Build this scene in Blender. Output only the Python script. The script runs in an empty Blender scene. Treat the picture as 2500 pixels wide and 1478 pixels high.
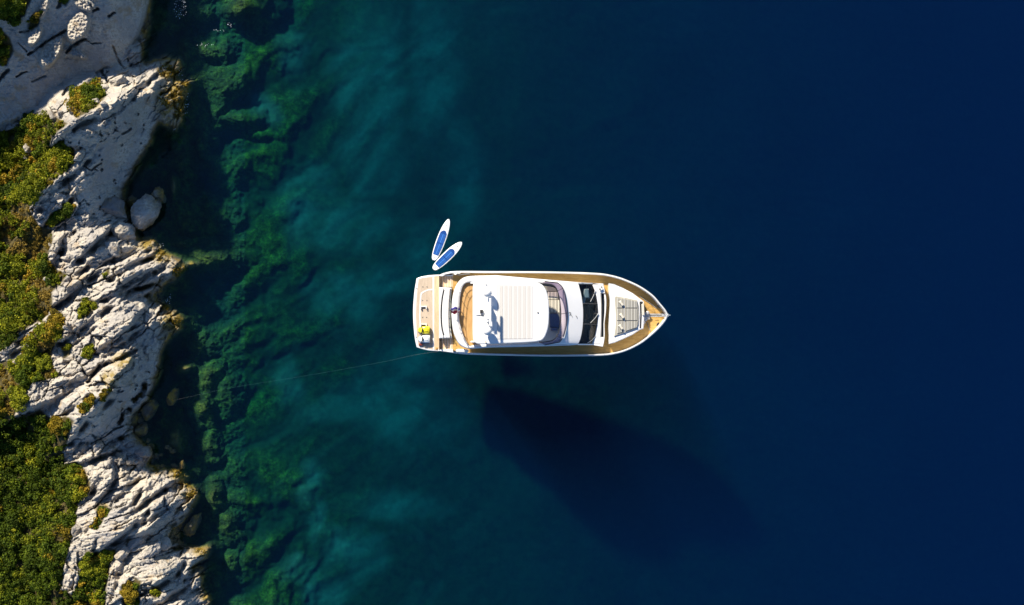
import bpy, math, random
import numpy as np
from mathutils import Vector, Matrix
random.seed(7); np.random.seed(7)
scene = bpy.context.scene
col = scene.collection

# ---------------------------------------------------------------- camera, sky, sun, exposure
S, HC = 0.032, 70.0                       # metres per photo pixel at the water, camera height
cam_d = bpy.data.cameras.new('camera'); cam = bpy.data.objects.new('camera', cam_d); col.objects.link(cam)
cam.location = (0, 0, HC)
cam_d.sensor_width = 36.0; cam_d.lens = 36.0 * HC / (2500 * S); cam_d.clip_end = 3000.0; cam_d.clip_start = 1.0
scene.camera = cam
SUN_EL = math.radians(35.0)
sun_dir = Vector((-0.5 * math.cos(SUN_EL), 0.866 * math.cos(SUN_EL), math.sin(SUN_EL))).normalized()
world = bpy.data.worlds.new('World'); scene.world = world; world.use_nodes = True
wn = world.node_tree.nodes; wl = world.node_tree.links
bg = wn['Background']
sky = wn.new('ShaderNodeTexSky'); sky.sky_type = 'NISHITA'; sky.sun_disc = False
sky.sun_elevation = SUN_EL; sky.sun_rotation = math.atan2(sun_dir.x, sun_dir.y)
sky.air_density = 1.0; sky.dust_density = 0.1; sky.ozone_density = 8.0
wl.new(sky.outputs[0], bg.inputs[0]); bg.inputs[1].default_value = 0.08
sun_d = bpy.data.lights.new('sun', 'SUN'); sun_d.energy = 5.2; sun_d.angle = math.radians(3.0); sun_d.color = (1.0, 0.90, 0.74)
sun = bpy.data.objects.new('sun', sun_d); col.objects.link(sun)
sun.rotation_euler = sun_dir.to_track_quat('Z', 'Y').to_euler(); sun.location = (-40, 60, 80)
scene.view_settings.view_transform = 'Standard'; scene.view_settings.look = 'None'
scene.view_settings.exposure = 0.88; scene.view_settings.gamma = 1.0
scene.render.engine = 'CYCLES'
cy = scene.cycles
cy.use_denoising = True; cy.denoiser = 'OPENIMAGEDENOISE'
cy.max_bounces = 8; cy.transparent_max_bounces = 16; cy.volume_bounces = 1; cy.caustics_reflective = False; cy.caustics_refractive = False

# ---------------------------------------------------------------- helpers
def P(px, py, z=0.0):
    f = (HC - z) / HC
    return Vector(((px - 1250) * S * f, (739 - py) * S * f, z))

def tag(o, label=None, cat=None, group=None, kind=None):
    if label: o['label'] = label
    if cat: o['category'] = cat
    if group: o['group'] = group
    if kind: o['kind'] = kind
    return o

def empty(name, loc):
    o = bpy.data.objects.new(name, None); col.objects.link(o); o.location = loc; o.empty_display_size = 0.2
    return o

class MB:
    """collects faces in world space, then links them as one mesh object"""
    def __init__(s): s.v = []; s.f = []; s.m = []
    def add(s, vs, fs, m=0):
        b = len(s.v); s.v += [tuple(v) for v in vs]; s.f += [tuple(i + b for i in f) for f in fs]; s.m += [m] * len(fs)
    def build(s, name, mats, parent=None, smooth=False, loc=None):
        me = bpy.data.meshes.new(name)
        base = parent_world(parent) if parent else (Vector(loc) if loc is not None else Vector((0, 0, 0)))
        me.from_pydata([(v[0] - base.x, v[1] - base.y, v[2] - base.z) for v in s.v], [], s.f); me.update()
        for m in (mats if isinstance(mats, (list, tuple)) else [mats]): me.materials.append(m)
        me.polygons.foreach_set('material_index', s.m)
        me.polygons.foreach_set('use_smooth', [smooth] * len(s.f))
        o = bpy.data.objects.new(name, me); col.objects.link(o)
        if parent: o.parent = parent
        else: o.location = base
        return o

def parent_world(o):
    v = Vector(o.location)
    while o.parent: o = o.parent; v = v + Vector(o.location)
    return v

def crom(pts, n=6, closed=False):
    pts = [np.array(p, float) for p in pts]; N = len(pts); out = []
    rng = range(N) if closed else range(N - 1)
    for i in rng:
        p1, p2 = pts[i], pts[(i + 1) % N]
        p0 = pts[(i - 1) % N] if (closed or i > 0) else 2 * p1 - p2
        p3 = pts[(i + 2) % N] if (closed or i + 2 < N) else 2 * p2 - p1
        for k in range(n):
            t = k / n
            out.append(0.5 * (2 * p1 + (p2 - p0) * t + (2 * p0 - 5 * p1 + 4 * p2 - p3) * t * t + (3 * p1 - p0 - 3 * p2 + p3) * t ** 3))
    if not closed: out.append(pts[-1])
    return [tuple(p) for p in out]

def resample(pts, n, closed=False):
    p = np.array(pts, float)
    if closed: p = np.vstack([p, p[:1]])
    d = np.r_[0, np.cumsum(np.linalg.norm(np.diff(p, axis=0), axis=1))]
    t = np.linspace(0, d[-1], n + 1)[:-1] if closed else np.linspace(0, d[-1], n)
    return [tuple(np.interp(x, d, p[:, k]) for k in range(p.shape[1])) for x in t]

def offset(poly, d):
    """inset a closed pixel polygon by d pixels"""
    p = np.array([q[:2] for q in poly], float); N = len(p)
    area = 0.5 * np.sum(p[:, 0] * np.roll(p[:, 1], -1) - np.roll(p[:, 0], -1) * p[:, 1])
    sg = 1 if area > 0 else -1
    out = []
    for i in range(N):
        a, b, c = p[i - 1], p[i], p[(i + 1) % N]
        e1 = b - a; e2 = c - b
        e1 /= np.linalg.norm(e1) + 1e-9; e2 /= np.linalg.norm(e2) + 1e-9
        n1 = np.array((-e1[1], e1[0])) * sg; n2 = np.array((-e2[1], e2[0])) * sg
        n = n1 + n2; L = np.linalg.norm(n)
        n = n / L if L > 1e-6 else n1
        k = 1 / max(0.5, float(n @ n1))
        out.append(tuple(b + n * d * k))
    return out

def ccw(poly):
    p = np.array([q[:2] for q in poly], float)
    a = np.sum(p[:, 0] * np.roll(p[:, 1], -1) - np.roll(p[:, 0], -1) * p[:, 1])
    return list(poly) if a < 0 else list(poly)[::-1]      # counter-clockwise in world (y is flipped)

def zz(z, p): return z(p[0], p[1]) if callable(z) else z

def prism(mb, poly, z0, z1, r=0.0, m=0, cap=True):
    """extrude a pixel outline from z0 to z1 with a rounded top edge of r metres"""
    poly = ccw(poly); N = len(poly)
    loops = []
    def W(pl, dz):
        return [P(p[0], p[1], zz(z1, q) + dz) for p, q in zip(pl, poly)]
    if r > 0:
        steps = [(0.0, -r), (r * 0.3, -r * 0.3), (r, 0.0)]
        for ins, dz in steps: loops.append(W(offset(poly, ins / S), dz))
    else: loops.append(W(poly, 0))
    top0 = loops[0]
    bottom = [Vector((v.x, v.y, zz(z0, q))) for v, q in zip(top0, poly)]
    loops = [bottom] + loops
    vs = [v for l in loops for v in l]; fs = []
    for k in range(len(loops) - 1):
        for i in range(N):
            j = (i + 1) % N
            fs.append((k * N + i, k * N + j, (k + 1) * N + j, (k + 1) * N + i))
    if cap: fs.append(tuple(range((len(loops) - 1) * N, len(loops) * N)))
    mb.add(vs, fs, m)

def sheet(mb, poly, z, m=0):
    poly = ccw(poly); mb.add([P(p[0], p[1], zz(z, p)) for p in poly], [tuple(range(len(poly)))], m)

def strip(mb, c1, z1, c2, z2, n=24, m=0, th=0.0):
    a = resample(c1, n); b = resample(c2, n)
    va = [P(p[0], p[1], zz(z1, p)) for p in a]; vb = [P(p[0], p[1], zz(z2, p)) for p in b]
    fs = [(i, i + 1, n + i + 1, n + i) for i in range(n - 1)]
    mb.add(va + vb, fs, m)
    if th:
        lo = [v - Vector((0, 0, th)) for v in va + vb]
        mb.add(lo, [f[::-1] for f in fs], m)
        mb.add(va + lo[:n], [(i + 1, i, n + i, n + i + 1) for i in range(n - 1)], m)
        mb.add(vb + lo[n:], [(i, i + 1, n + i + 1, n + i) for i in range(n - 1)], m)

def tube(mb, pts, r, n=7, m=0):
    pts = [Vector(p) for p in pts]; rings = []
    for i, p in enumerate(pts):
        t = (pts[min(i + 1, len(pts) - 1)] - pts[max(i - 1, 0)]).normalized()
        u = t.cross(Vector((0, 0, 1)))
        if u.length < 1e-3: u = t.cross(Vector((1, 0, 0)))
        u.normalize(); w = u.cross(t)
        rr = r[i] if isinstance(r, (list, tuple)) else r
        rings.append([p + (u * math.cos(a) + w * math.sin(a)) * rr for a in [2 * math.pi * k / n for k in range(n)]])
    vs = [v for q in rings for v in q]; fs = []
    for i in range(len(pts) - 1):
        for k in range(n):
            l = (k + 1) % n
            fs.append((i * n + k, i * n + l, (i + 1) * n + l, (i + 1) * n + k))
    fs.append(tuple(range(n))[::-1]); fs.append(tuple(range((len(pts) - 1) * n, len(pts) * n)))
    mb.add(vs, fs, m)

def revolve(mb, c, prof, n=20, m=0, ax=None):
    """prof: list of (radius, height) around an upright axis through c, or along ax"""
    c = Vector(c); R = Matrix.Identity(3) if ax is None else Vector((0, 0, 1)).rotation_difference(Vector(ax)).to_matrix()
    vs = []; fs = []
    for r, h in prof:
        for k in range(n):
            a = 2 * math.pi * k / n; vs.append(c + R @ Vector((r * math.cos(a), r * math.sin(a), h)))
    for i in range(len(prof) - 1):
        for k in range(n):
            l = (k + 1) % n; fs.append((i * n + k, i * n + l, (i + 1) * n + l, (i + 1) * n + k))
    fs.append(tuple(range(n))[::-1]); fs.append(tuple(range((len(prof) - 1) * n, len(prof) * n)))
    mb.add(vs, fs, m)

def box(mb, c, size, rz=0.0, m=0, taper=0.0):
    c = Vector(c); R = Matrix.Rotation(rz, 3, 'Z'); hx, hy, hz = [q / 2 for q in size]; b = min(hx, hy, hz) * 0.3
    def lp(z, ins, t=0.0):
        X, Y = (hx - ins) * (1 - t), (hy - ins) * (1 - t)
        return [c + R @ Vector(q) for q in ((-X, -Y, z), (X, -Y, z), (X, Y, z), (-X, Y, z))]
    L = [lp(-hz, 0), lp(hz - b, 0, taper), lp(hz, b, taper)]
    vs = [v for l in L for v in l]; fs = [(3, 2, 1, 0)]
    for k in range(2):
        for i in range(4):
            j = (i + 1) % 4; fs.append((k * 4 + i, k * 4 + j, k * 4 + 4 + j, k * 4 + 4 + i))
    fs.append((8, 9, 10, 11)); mb.add(vs, fs, m)

# ---------------------------------------------------------------- numpy noise
def _hash(ix, iy, s):
    h = (ix.astype(np.int64) * 374761393 + iy.astype(np.int64) * 668265263 + s * 974634217) & 0xffffffff
    h = ((h ^ (h >> 13)) * 1274126177) & 0xffffffff
    return (h ^ (h >> 16)) & 0xffffffff
def perlin(x, y, s=0):
    x0 = np.floor(x); y0 = np.floor(y); fx = x - x0; fy = y - y0
    u = fx * fx * fx * (fx * (fx * 6 - 15) + 10); v = fy * fy * fy * (fy * (fy * 6 - 15) + 10)
    def g(ix, iy, dx, dy):
        a = _hash(ix, iy, s) * (2 * math.pi / 4294967296.0)
        return np.cos(a) * dx + np.sin(a) * dy
    n00 = g(x0, y0, fx, fy); n10 = g(x0 + 1, y0, fx - 1, fy); n01 = g(x0, y0 + 1, fx, fy - 1); n11 = g(x0 + 1, y0 + 1, fx - 1, fy - 1)
    return ((n00 * (1 - u) + n10 * u) * (1 - v) + (n01 * (1 - u) + n11 * u) * v) * 1.5
def fbm(x, y, o=4, s=0, g=0.5):
    a = 1.0; t = 0.0; r = 0.0
    for k in range(o): r = r + a * perlin(x * 2 ** k, y * 2 ** k, s + k); t += a; a *= g
    return r / t
def ridged(x, y, o=4, s=0):
    a = 1.0; t = 0.0; r = 0.0
    for k in range(o): r = r + a * (1 - 2 * np.abs(perlin(x * 2 ** k, y * 2 ** k, s + k))); t += a; a *= 0.5
    return r / t
def worley(x, y, s=0):
    ix = np.floor(x); iy = np.floor(y); d1 = np.full(x.shape, 9.0); d2 = np.full(x.shape, 9.0)
    for dx in (-1, 0, 1):
        for dy in (-1, 0, 1):
            cx = ix + dx; cyy = iy + dy
            qx = cx + _hash(cx, cyy, s) / 4294967296.0; qy = cyy + _hash(cx, cyy, s + 5) / 4294967296.0
            d = np.hypot(qx - x, qy - y); d2 = np.minimum(d2, np.maximum(d1, d)); d1 = np.minimum(d1, d)
    return d1, d2
def facets(x, y, s=0, tilt=1.0):
    """broken blocks: every cell gets its own height and its own tilted top"""
    ix = np.floor(x); iy = np.floor(y); d1 = np.full(x.shape, 9.0); d2 = np.full(x.shape, 9.0); h = np.zeros(x.shape)
    for dx in (-1, 0, 1):
        for dy in (-1, 0, 1):
            cx = ix + dx; cyy = iy + dy
            r1 = _hash(cx, cyy, s) / 4294967296.0; r2 = _hash(cx, cyy, s + 5) / 4294967296.0; r3 = _hash(cx, cyy, s + 9) / 4294967296.0; r4 = _hash(cx, cyy, s + 13) / 4294967296.0; r5 = _hash(cx, cyy, s + 17) / 4294967296.0
            ex = x - cx - r1; ey = y - cyy - r2; d = np.hypot(ex, ey); n = d < d1
            d2 = np.where(n, d1, np.minimum(d2, d)); d1 = np.where(n, d, d1)
            h = np.where(n, (r3 - 0.5) + tilt * ((r4 - 0.5) * ex + (r5 - 0.5) * ey), h)
    return h, d2 - d1
def sstep(a, b, x):
    t = np.clip((x - a) / (b - a), 0, 1); return t * t * (3 - 2 * t)
def poly_sd(poly, X, Y):
    """signed distance in pixels, positive inside"""
    p = np.array(poly, float); ins = np.zeros(X.shape, bool); d = np.full(X.shape, 1e9)
    for i in range(len(p)):
        a, b = p[i], p[(i + 1) % len(p)]
        c = ((a[1] > Y) != (b[1] > Y)) & (X < (b[0] - a[0]) * (Y - a[1]) / (b[1] - a[1] + 1e-12) + a[0]); ins ^= c
        e = b - a; t = np.clip(((X - a[0]) * e[0] + (Y - a[1]) * e[1]) / (e @ e + 1e-9), 0, 1)
        d = np.minimum(d, np.hypot(X - a[0] - t * e[0], Y - a[1] - t * e[1]))
    return np.where(ins, d, -d)

# ---------------------------------------------------------------- materials
def mat(name): 
    m = bpy.data.materials.new(name); m.use_nodes = True
    return m, m.node_tree.nodes, m.node_tree.links, m.node_tree.nodes['Principled BSDF']
def simple(name, c, rough=0.5, spec=0.5, metal=0.0, noise=0.0, scale=8.0, c2=None, bump=0.0, coat=0.0):
    m, n, l, b = mat(name)
    b.inputs['Roughness'].default_value = rough; b.inputs['Specular IOR Level'].default_value = spec; b.inputs['Metallic'].default_value = metal
    b.inputs['Coat Weight'].default_value = coat
    g = n.new('ShaderNodeNewGeometry'); t = n.new('ShaderNodeTexNoise'); t.inputs['Scale'].default_value = scale; t.inputs['Detail'].default_value = 5
    l.new(g.outputs['Position'], t.inputs['Vector'])
    r = n.new('ShaderNodeValToRGB'); r.color_ramp.elements[0].position = 0.35; r.color_ramp.elements[1].position = 0.65
    d = c2 if c2 else tuple(q * (1 - noise) for q in c)
    r.color_ramp.elements[0].color = (*d, 1); r.color_ramp.elements[1].color = (*c, 1)
    l.new(t.outputs['Fac'], r.inputs['Fac']); l.new(r.outputs['Color'], b.inputs['Base Color'])
    if bump:
        bp = n.new('ShaderNodeBump'); bp.inputs['Strength'].default_value = bump; bp.inputs['Distance'].default_value = 0.02
        l.new(t.outputs['Fac'], bp.inputs['Height']); l.new(bp.outputs[0], b.inputs['Normal'])
    return m
def teak(name, c1, c2, seam, axis='Y', pitch=0.07):
    m, n, l, b = mat(name)
    g = n.new('ShaderNodeNewGeometry'); sp = n.new('ShaderNodeSeparateXYZ'); l.new(g.outputs['Position'], sp.inputs[0])
    t = n.new('ShaderNodeTexNoise'); t.inputs['Scale'].default_value = 1.6; t.inputs['Detail'].default_value = 6
    mp = n.new('ShaderNodeMapping'); mp.inputs['Scale'].default_value = (1, 6, 1) if axis == 'Y' else (6, 1, 1)
    l.new(g.outputs['Position'], mp.inputs[0]); l.new(mp.outputs[0], t.inputs['Vector'])
    r = n.new('ShaderNodeValToRGB'); r.color_ramp.elements[0].position = 0.3; r.color_ramp.elements[1].position = 0.7
    r.color_ramp.elements[0].color = (*c1, 1); r.color_ramp.elements[1].color = (*c2, 1); l.new(t.outputs['Fac'], r.inputs['Fac'])
    mu = n.new('ShaderNodeMath'); mu.operation = 'DIVIDE'; mu.inputs[1].default_value = pitch; l.new(sp.outputs[axis], mu.inputs[0])
    fr = n.new('ShaderNodeMath'); fr.operation = 'FRACT'; l.new(mu.outputs[0], fr.inputs[0])
    gt = n.new('ShaderNodeMath'); gt.operation = 'LESS_THAN'; gt.inputs[1].default_value = 0.12; l.new(fr.outputs[0], gt.inputs[0])
    mx = n.new('ShaderNodeMix'); mx.data_type = 'RGBA'; l.new(gt.outputs[0], mx.inputs['Factor']); l.new(r.outputs['Color'], mx.inputs['A']); mx.inputs['B'].default_value = (*seam, 1)
    l.new(mx.outputs['Result'], b.inputs['Base Color']); b.inputs['Roughness'].default_value = 0.65
    return m

M = {}
M['pad_pale'] = simple('grey_cream_pad', (0.44, 0.43, 0.385), 0.9, 0.1, noise=0.1, scale=20)
M['pad_grey'] = simple('grey_pad', (0.32, 0.31, 0.275), 0.9, 0.1, noise=0.12, scale=20)
M['slat_a'] = simple('ivory_slat', (0.585, 0.57, 0.545), 0.5)
M['slat_b'] = simple('cream_slat', (0.535, 0.515, 0.48), 0.5)
M['gelcoat'] = simple('white_gelcoat', (0.73, 0.73, 0.72), 0.22, 0.5, noise=0.04, scale=0.8, coat=0.3)
M['offwhite'] = simple('ivory_gelcoat', (0.74, 0.72, 0.67), 0.4, noise=0.05, scale=1.5)
M['teak'] = teak('golden_teak', (0.44, 0.25, 0.055), (0.58, 0.36, 0.11), (0.10, 0.06, 0.025))
M['teak_fly'] = teak('varnished_teak', (0.46, 0.26, 0.085), (0.60, 0.36, 0.14), (0.20, 0.11, 0.045), 'X', 0.09)
M['teak_grey'] = teak('bleached_teak', (0.44, 0.35, 0.26), (0.55, 0.45, 0.34), (0.26, 0.20, 0.14), 'X', 0.08)
M['teak_warm'] = teak('warm_pale_teak', (0.52, 0.36, 0.22), (0.66, 0.47, 0.30), (0.32, 0.22, 0.13), 'X', 0.08)
M['steel'] = simple('stainless_steel', (0.55, 0.55, 0.54), 0.45, metal=0.4, noise=0.1)
M['dark'] = simple('black_rubber', (0.022, 0.022, 0.025), 0.5, noise=0.2)
M['grey'] = simple('grey_plastic', (0.16, 0.16, 0.15), 0.55, noise=0.15)
M['lightgrey'] = simple('light_grey_print', (0.45, 0.45, 0.45), 0.6)
M['cushion'] = simple('grey_beige_fabric', (0.40, 0.38, 0.32), 0.9, 0.1, noise=0.14, scale=20, bump=0.3)
M['pale_cushion'] = simple('cream_fabric', (0.60, 0.56, 0.47), 0.9, 0.1, noise=0.1, scale=20, bump=0.3)
M['navy'] = simple('navy_fabric', (0.014, 0.024, 0.042), 0.8, 0.2, noise=0.2, scale=10)
M['seam'] = simple('seam_grey', (0.13, 0.125, 0.11), 0.8, noise=0.1)
M['rug'] = simple('woven_grey_mat', (0.22, 0.21, 0.18), 0.9, noise=0.5, scale=18)
M['yellow'] = simple('yellow_plastic', (0.72, 0.62, 0.015), 0.3, coat=0.4, noise=0.08)
M['whitepl'] = simple('white_plastic', (0.74, 0.78, 0.78), 0.3, coat=0.4, noise=0.05)
M['bluegrey'] = simple('blue_grey_plastic', (0.10, 0.12, 0.20), 0.4, noise=0.2)
M['red'] = simple('dark_red_case', (0.22, 0.035, 0.02), 0.5, noise=0.3)
M['boardwhite'] = simple('white_board_skin', (0.78, 0.79, 0.78), 0.35, noise=0.05, coat=0.2)
M['padblue'] = simple('blue_foam_pad', (0.004, 0.055, 0.25), 0.75, 0.2, noise=0.25, scale=14)
M['padlight'] = simple('light_blue_foam', (0.035, 0.16, 0.52), 0.75, 0.2, noise=0.2, scale=14)
M['rope'] = simple('pale_rope', (0.40, 0.40, 0.36), 0.8, noise=0.3)
M['flag_red'] = simple('flag_red_cloth', (0.45, 0.012, 0.06), 0.8, noise=0.2)
M['flag_white'] = simple('flag_white_cloth', (0.75, 0.70, 0.74), 0.8, noise=0.05)
M['flag_blue'] = simple('flag_blue_cloth', (0.04, 0.03, 0.26), 0.8, noise=0.2)

def schlick(n, l, f0, normal=None):
    lw = n.new('ShaderNodeLayerWeight'); lw.inputs['Blend'].default_value = 0.5
    if normal: l.new(normal, lw.inputs['Normal'])
    p = n.new('ShaderNodeMath'); p.operation = 'POWER'; l.new(lw.outputs['Facing'], p.inputs[0]); p.inputs[1].default_value = 5.0
    a = n.new('ShaderNodeMath'); a.operation = 'MULTIPLY_ADD'; l.new(p.outputs[0], a.inputs[0]); a.inputs[1].default_value = 1 - f0; a.inputs[2].default_value = f0
    return a.outputs[0]
def glass(name, tint, fres=0.06):
    m, n, l, b = mat(name); n.remove(b); out = n['Material Output']
    tr = n.new('ShaderNodeBsdfTransparent'); tr.inputs[0].default_value = (*tint, 1)
    gl = n.new('ShaderNodeBsdfGlossy'); gl.inputs['Roughness'].default_value = 0.04
    mx = n.new('ShaderNodeMixShader'); l.new(schlick(n, l, 0.04), mx.inputs[0]); l.new(tr.outputs[0], mx.inputs[1]); l.new(gl.outputs[0], mx.inputs[2])
    l.new(mx.outputs[0], out.inputs['Surface']); return m
M['dark_glass'] = glass('dark_tinted_glass', (0.42, 0.54, 0.64))
M['lilac_glass'] = glass('smoked_lilac_glass', (0.62, 0.55, 0.64))
M['pale_glass'] = glass('clear_green_glass', (0.86, 0.92, 0.86))

def attr(n, name):
    a = n.new('ShaderNodeAttribute'); a.attribute_name = name; return a
def noise_node(n, l, vec, scale, detail=6, rough=0.6):
    t = n.new('ShaderNodeTexNoise'); t.inputs['Scale'].default_value = scale; t.inputs['Detail'].default_value = detail; t.inputs['Roughness'].default_value = rough
    l.new(vec, t.inputs['Vector']); return t
def ramp(n, l, fac, stops):
    r = n.new('ShaderNodeValToRGB'); e = r.color_ramp.elements
    while len(e) < len(stops): e.new(0.5)
    for k, (p, c) in enumerate(stops):
        e[k].position = p; e[k].color = (*c, 1) if isinstance(c, tuple) else (c, c, c, 1)
    l.new(fac, r.inputs['Fac']); return r
def mixc(n, l, fac, a, b):
    m = n.new('ShaderNodeMix'); m.data_type = 'RGBA'
    for sock, v in (('Factor', fac), ('A', a), ('B', b)):
        if isinstance(v, bpy.types.NodeSocket): l.new(v, m.inputs[sock])
        else: m.inputs[sock].default_value = (*v, 1) if isinstance(v, tuple) else v
    return m.outputs['Result']
def math_(n, l, op, a, b=None, clamp=False):
    m = n.new('ShaderNodeMath'); m.operation = op; m.use_clamp = clamp
    for i, v in enumerate((a, b)):
        if v is None: continue
        if isinstance(v, bpy.types.NodeSocket): l.new(v, m.inputs[i])
        else: m.inputs[i].default_value = v
    return m.outputs[0]

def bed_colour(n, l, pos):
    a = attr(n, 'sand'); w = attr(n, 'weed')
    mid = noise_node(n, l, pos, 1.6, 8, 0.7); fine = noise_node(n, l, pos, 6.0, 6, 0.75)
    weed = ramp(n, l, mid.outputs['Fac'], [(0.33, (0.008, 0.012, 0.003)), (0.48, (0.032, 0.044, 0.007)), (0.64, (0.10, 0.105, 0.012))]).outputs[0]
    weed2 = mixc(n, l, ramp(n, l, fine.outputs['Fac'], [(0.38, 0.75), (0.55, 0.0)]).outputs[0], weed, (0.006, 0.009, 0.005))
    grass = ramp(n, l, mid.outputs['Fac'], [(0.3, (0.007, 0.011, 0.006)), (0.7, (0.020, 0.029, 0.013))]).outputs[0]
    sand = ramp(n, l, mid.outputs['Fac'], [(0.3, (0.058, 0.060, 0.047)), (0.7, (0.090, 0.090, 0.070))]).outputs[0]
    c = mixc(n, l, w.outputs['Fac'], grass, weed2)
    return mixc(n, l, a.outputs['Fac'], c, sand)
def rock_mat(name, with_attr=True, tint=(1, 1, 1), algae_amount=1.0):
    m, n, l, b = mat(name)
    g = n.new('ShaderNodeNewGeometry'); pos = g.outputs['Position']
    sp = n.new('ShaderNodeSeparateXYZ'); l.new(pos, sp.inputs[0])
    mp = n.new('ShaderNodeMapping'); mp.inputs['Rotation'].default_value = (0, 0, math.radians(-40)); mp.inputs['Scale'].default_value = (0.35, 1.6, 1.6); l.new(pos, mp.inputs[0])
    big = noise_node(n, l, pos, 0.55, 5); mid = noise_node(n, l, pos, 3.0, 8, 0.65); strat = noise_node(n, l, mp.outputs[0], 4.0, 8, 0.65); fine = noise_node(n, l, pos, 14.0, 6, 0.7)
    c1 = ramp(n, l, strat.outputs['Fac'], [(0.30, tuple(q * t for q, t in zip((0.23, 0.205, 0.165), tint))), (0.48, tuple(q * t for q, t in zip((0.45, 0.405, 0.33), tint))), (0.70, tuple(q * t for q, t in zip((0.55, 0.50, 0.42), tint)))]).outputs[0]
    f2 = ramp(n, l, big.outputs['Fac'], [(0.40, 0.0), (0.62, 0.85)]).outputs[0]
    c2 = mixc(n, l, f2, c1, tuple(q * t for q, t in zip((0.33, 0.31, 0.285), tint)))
    pit = ramp(n, l, fine.outputs['Fac'], [(0.32, 1.0), (0.42, 0.0)]).outputs[0]
    c3 = mixc(n, l, math_(n, l, 'MULTIPLY', pit, 0.6), c2, (0.10, 0.09, 0.075))
    st = noise_node(n, l, pos, 0.9, 4); stf = ramp(n, l, st.outputs['Fac'], [(0.57, 0.0), (0.70, 0.6)]).outputs[0]
    c3 = mixc(n, l, stf, c3, (0.32, 0.21, 0.09))
    # wet and weedy zone close to the water
    h = math_(n, l, 'ADD', sp.outputs['Z'], math_(n, l, 'MULTIPLY', math_(n, l, 'SUBTRACT', big.outputs['Fac'], 0.5), 1.4))
    dark = n.new('ShaderNodeMapRange'); dark.inputs['From Min'].default_value = 0.95; dark.inputs['From Max'].default_value = 0.25; l.new(h, dark.inputs['Value'])
    alg = noise_node(n, l, pos, 1.3, 6, 0.65)
    ac = ramp(n, l, alg.outputs['Fac'], [(0.38, (0.045, 0.038, 0.022)), (0.50, (0.12, 0.085, 0.022)), (0.62, (0.27, 0.165, 0.015))]).outputs[0]
    c4 = mixc(n, l, math_(n, l, 'MULTIPLY', dark.outputs[0], 0.9 * algae_amount), c3, ac)
    if with_attr:
        aa = attr(n, 'alga'); ag = ramp(n, l, fine.outputs['Fac'], [(0.30, (0.05, 0.038, 0.010)), (0.46, (0.19, 0.135, 0.025)), (0.66, (0.38, 0.26, 0.03))]).outputs[0]
        c4 = mixc(n, l, math_(n, l, 'MULTIPLY', aa.outputs['Fac'], 0.85), c4, ag)
    under = n.new('ShaderNodeMapRange'); under.inputs['From Min'].default_value = -0.1; under.inputs['From Max'].default_value = -0.7; l.new(sp.outputs['Z'], under.inputs['Value'])
    gc = ramp(n, l, alg.outputs['Fac'], [(0.35, (0.008, 0.010, 0.006)), (0.52, (0.03, 0.036, 0.01)), (0.68, (0.09, 0.085, 0.015))]).outputs[0]
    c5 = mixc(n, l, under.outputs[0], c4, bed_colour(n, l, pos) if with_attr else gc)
    if with_attr:
        a = attr(n, 'soil'); so = ramp(n, l, mid.outputs['Fac'], [(0.35, (0.035, 0.03, 0.012)), (0.65, (0.11, 0.085, 0.03))]).outputs[0]
        c5 = mixc(n, l, a.outputs['Fac'], c5, so)
    l.new(c5, b.inputs['Base Color']); b.inputs['Roughness'].default_value = 0.85; b.inputs['Specular IOR Level'].default_value = 0.2
    bp = n.new('ShaderNodeBump'); bp.inputs['Strength'].default_value = 0.9; bp.inputs['Distance'].default_value = 0.10
    hh = math_(n, l, 'ADD', strat.outputs['Fac'], math_(n, l, 'MULTIPLY', fine.outputs['Fac'], 0.5)); l.new(hh, bp.inputs['Height']); l.new(bp.outputs[0], b.inputs['Normal'])
    return m
M['rock'] = rock_mat('limestone_rock')
M['boulder'] = rock_mat('limestone_boulder', False)
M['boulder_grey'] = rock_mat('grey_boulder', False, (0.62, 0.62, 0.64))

def seabed_mat():
    m, n, l, b = mat('seabed_sand_and_weed')
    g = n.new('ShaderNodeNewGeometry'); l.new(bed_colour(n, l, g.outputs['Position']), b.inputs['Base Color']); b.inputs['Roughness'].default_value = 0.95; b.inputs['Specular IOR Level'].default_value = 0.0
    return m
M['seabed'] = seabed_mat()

def water_mat():
    m, n, l, b = mat('sea_water'); n.remove(b); out = n['Material Output']
    g = n.new('ShaderNodeNewGeometry')
    t1 = noise_node(n, l, g.outputs['Position'], 0.9, 5, 0.55); t2 = noise_node(n, l, g.outputs['Position'], 4.5, 3)
    bp = n.new('ShaderNodeBump'); bp.inputs['Strength'].default_value = 0.35; bp.inputs['Distance'].default_value = 0.08
    l.new(math_(n, l, 'ADD', t1.outputs['Fac'], math_(n, l, 'MULTIPLY', t2.outputs['Fac'], 0.25)), bp.inputs['Height'])
    tr = n.new('ShaderNodeBsdfTransparent'); gl = n.new('ShaderNodeBsdfGlossy'); gl.inputs['Roughness'].default_value = 0.03
    l.new(bp.outputs[0], gl.inputs['Normal'])
    mx = n.new('ShaderNodeMixShader'); l.new(schlick(n, l, 0.02, bp.outputs[0]), mx.inputs[0]); l.new(tr.outputs[0], mx.inputs[1]); l.new(gl.outputs[0], mx.inputs[2])
    l.new(mx.outputs[0], out.inputs['Surface'])
    ab = n.new('ShaderNodeVolumeAbsorption'); ab.inputs['Density'].default_value = 0.4; ab.inputs['Color'].default_value = (0.05, 0.865, 0.925, 1)
    sc = n.new('ShaderNodeVolumeScatter'); sc.inputs['Density'].default_value = 0.0072; sc.inputs['Color'].default_value = (0.01, 0.26, 0.92, 1)
    ad = n.new('ShaderNodeAddShader'); l.new(ab.outputs[0], ad.inputs[0]); l.new(sc.outputs[0], ad.inputs[1]); l.new(ad.outputs[0], out.inputs['Volume'])
    return m
M['water'] = water_mat()

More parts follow.
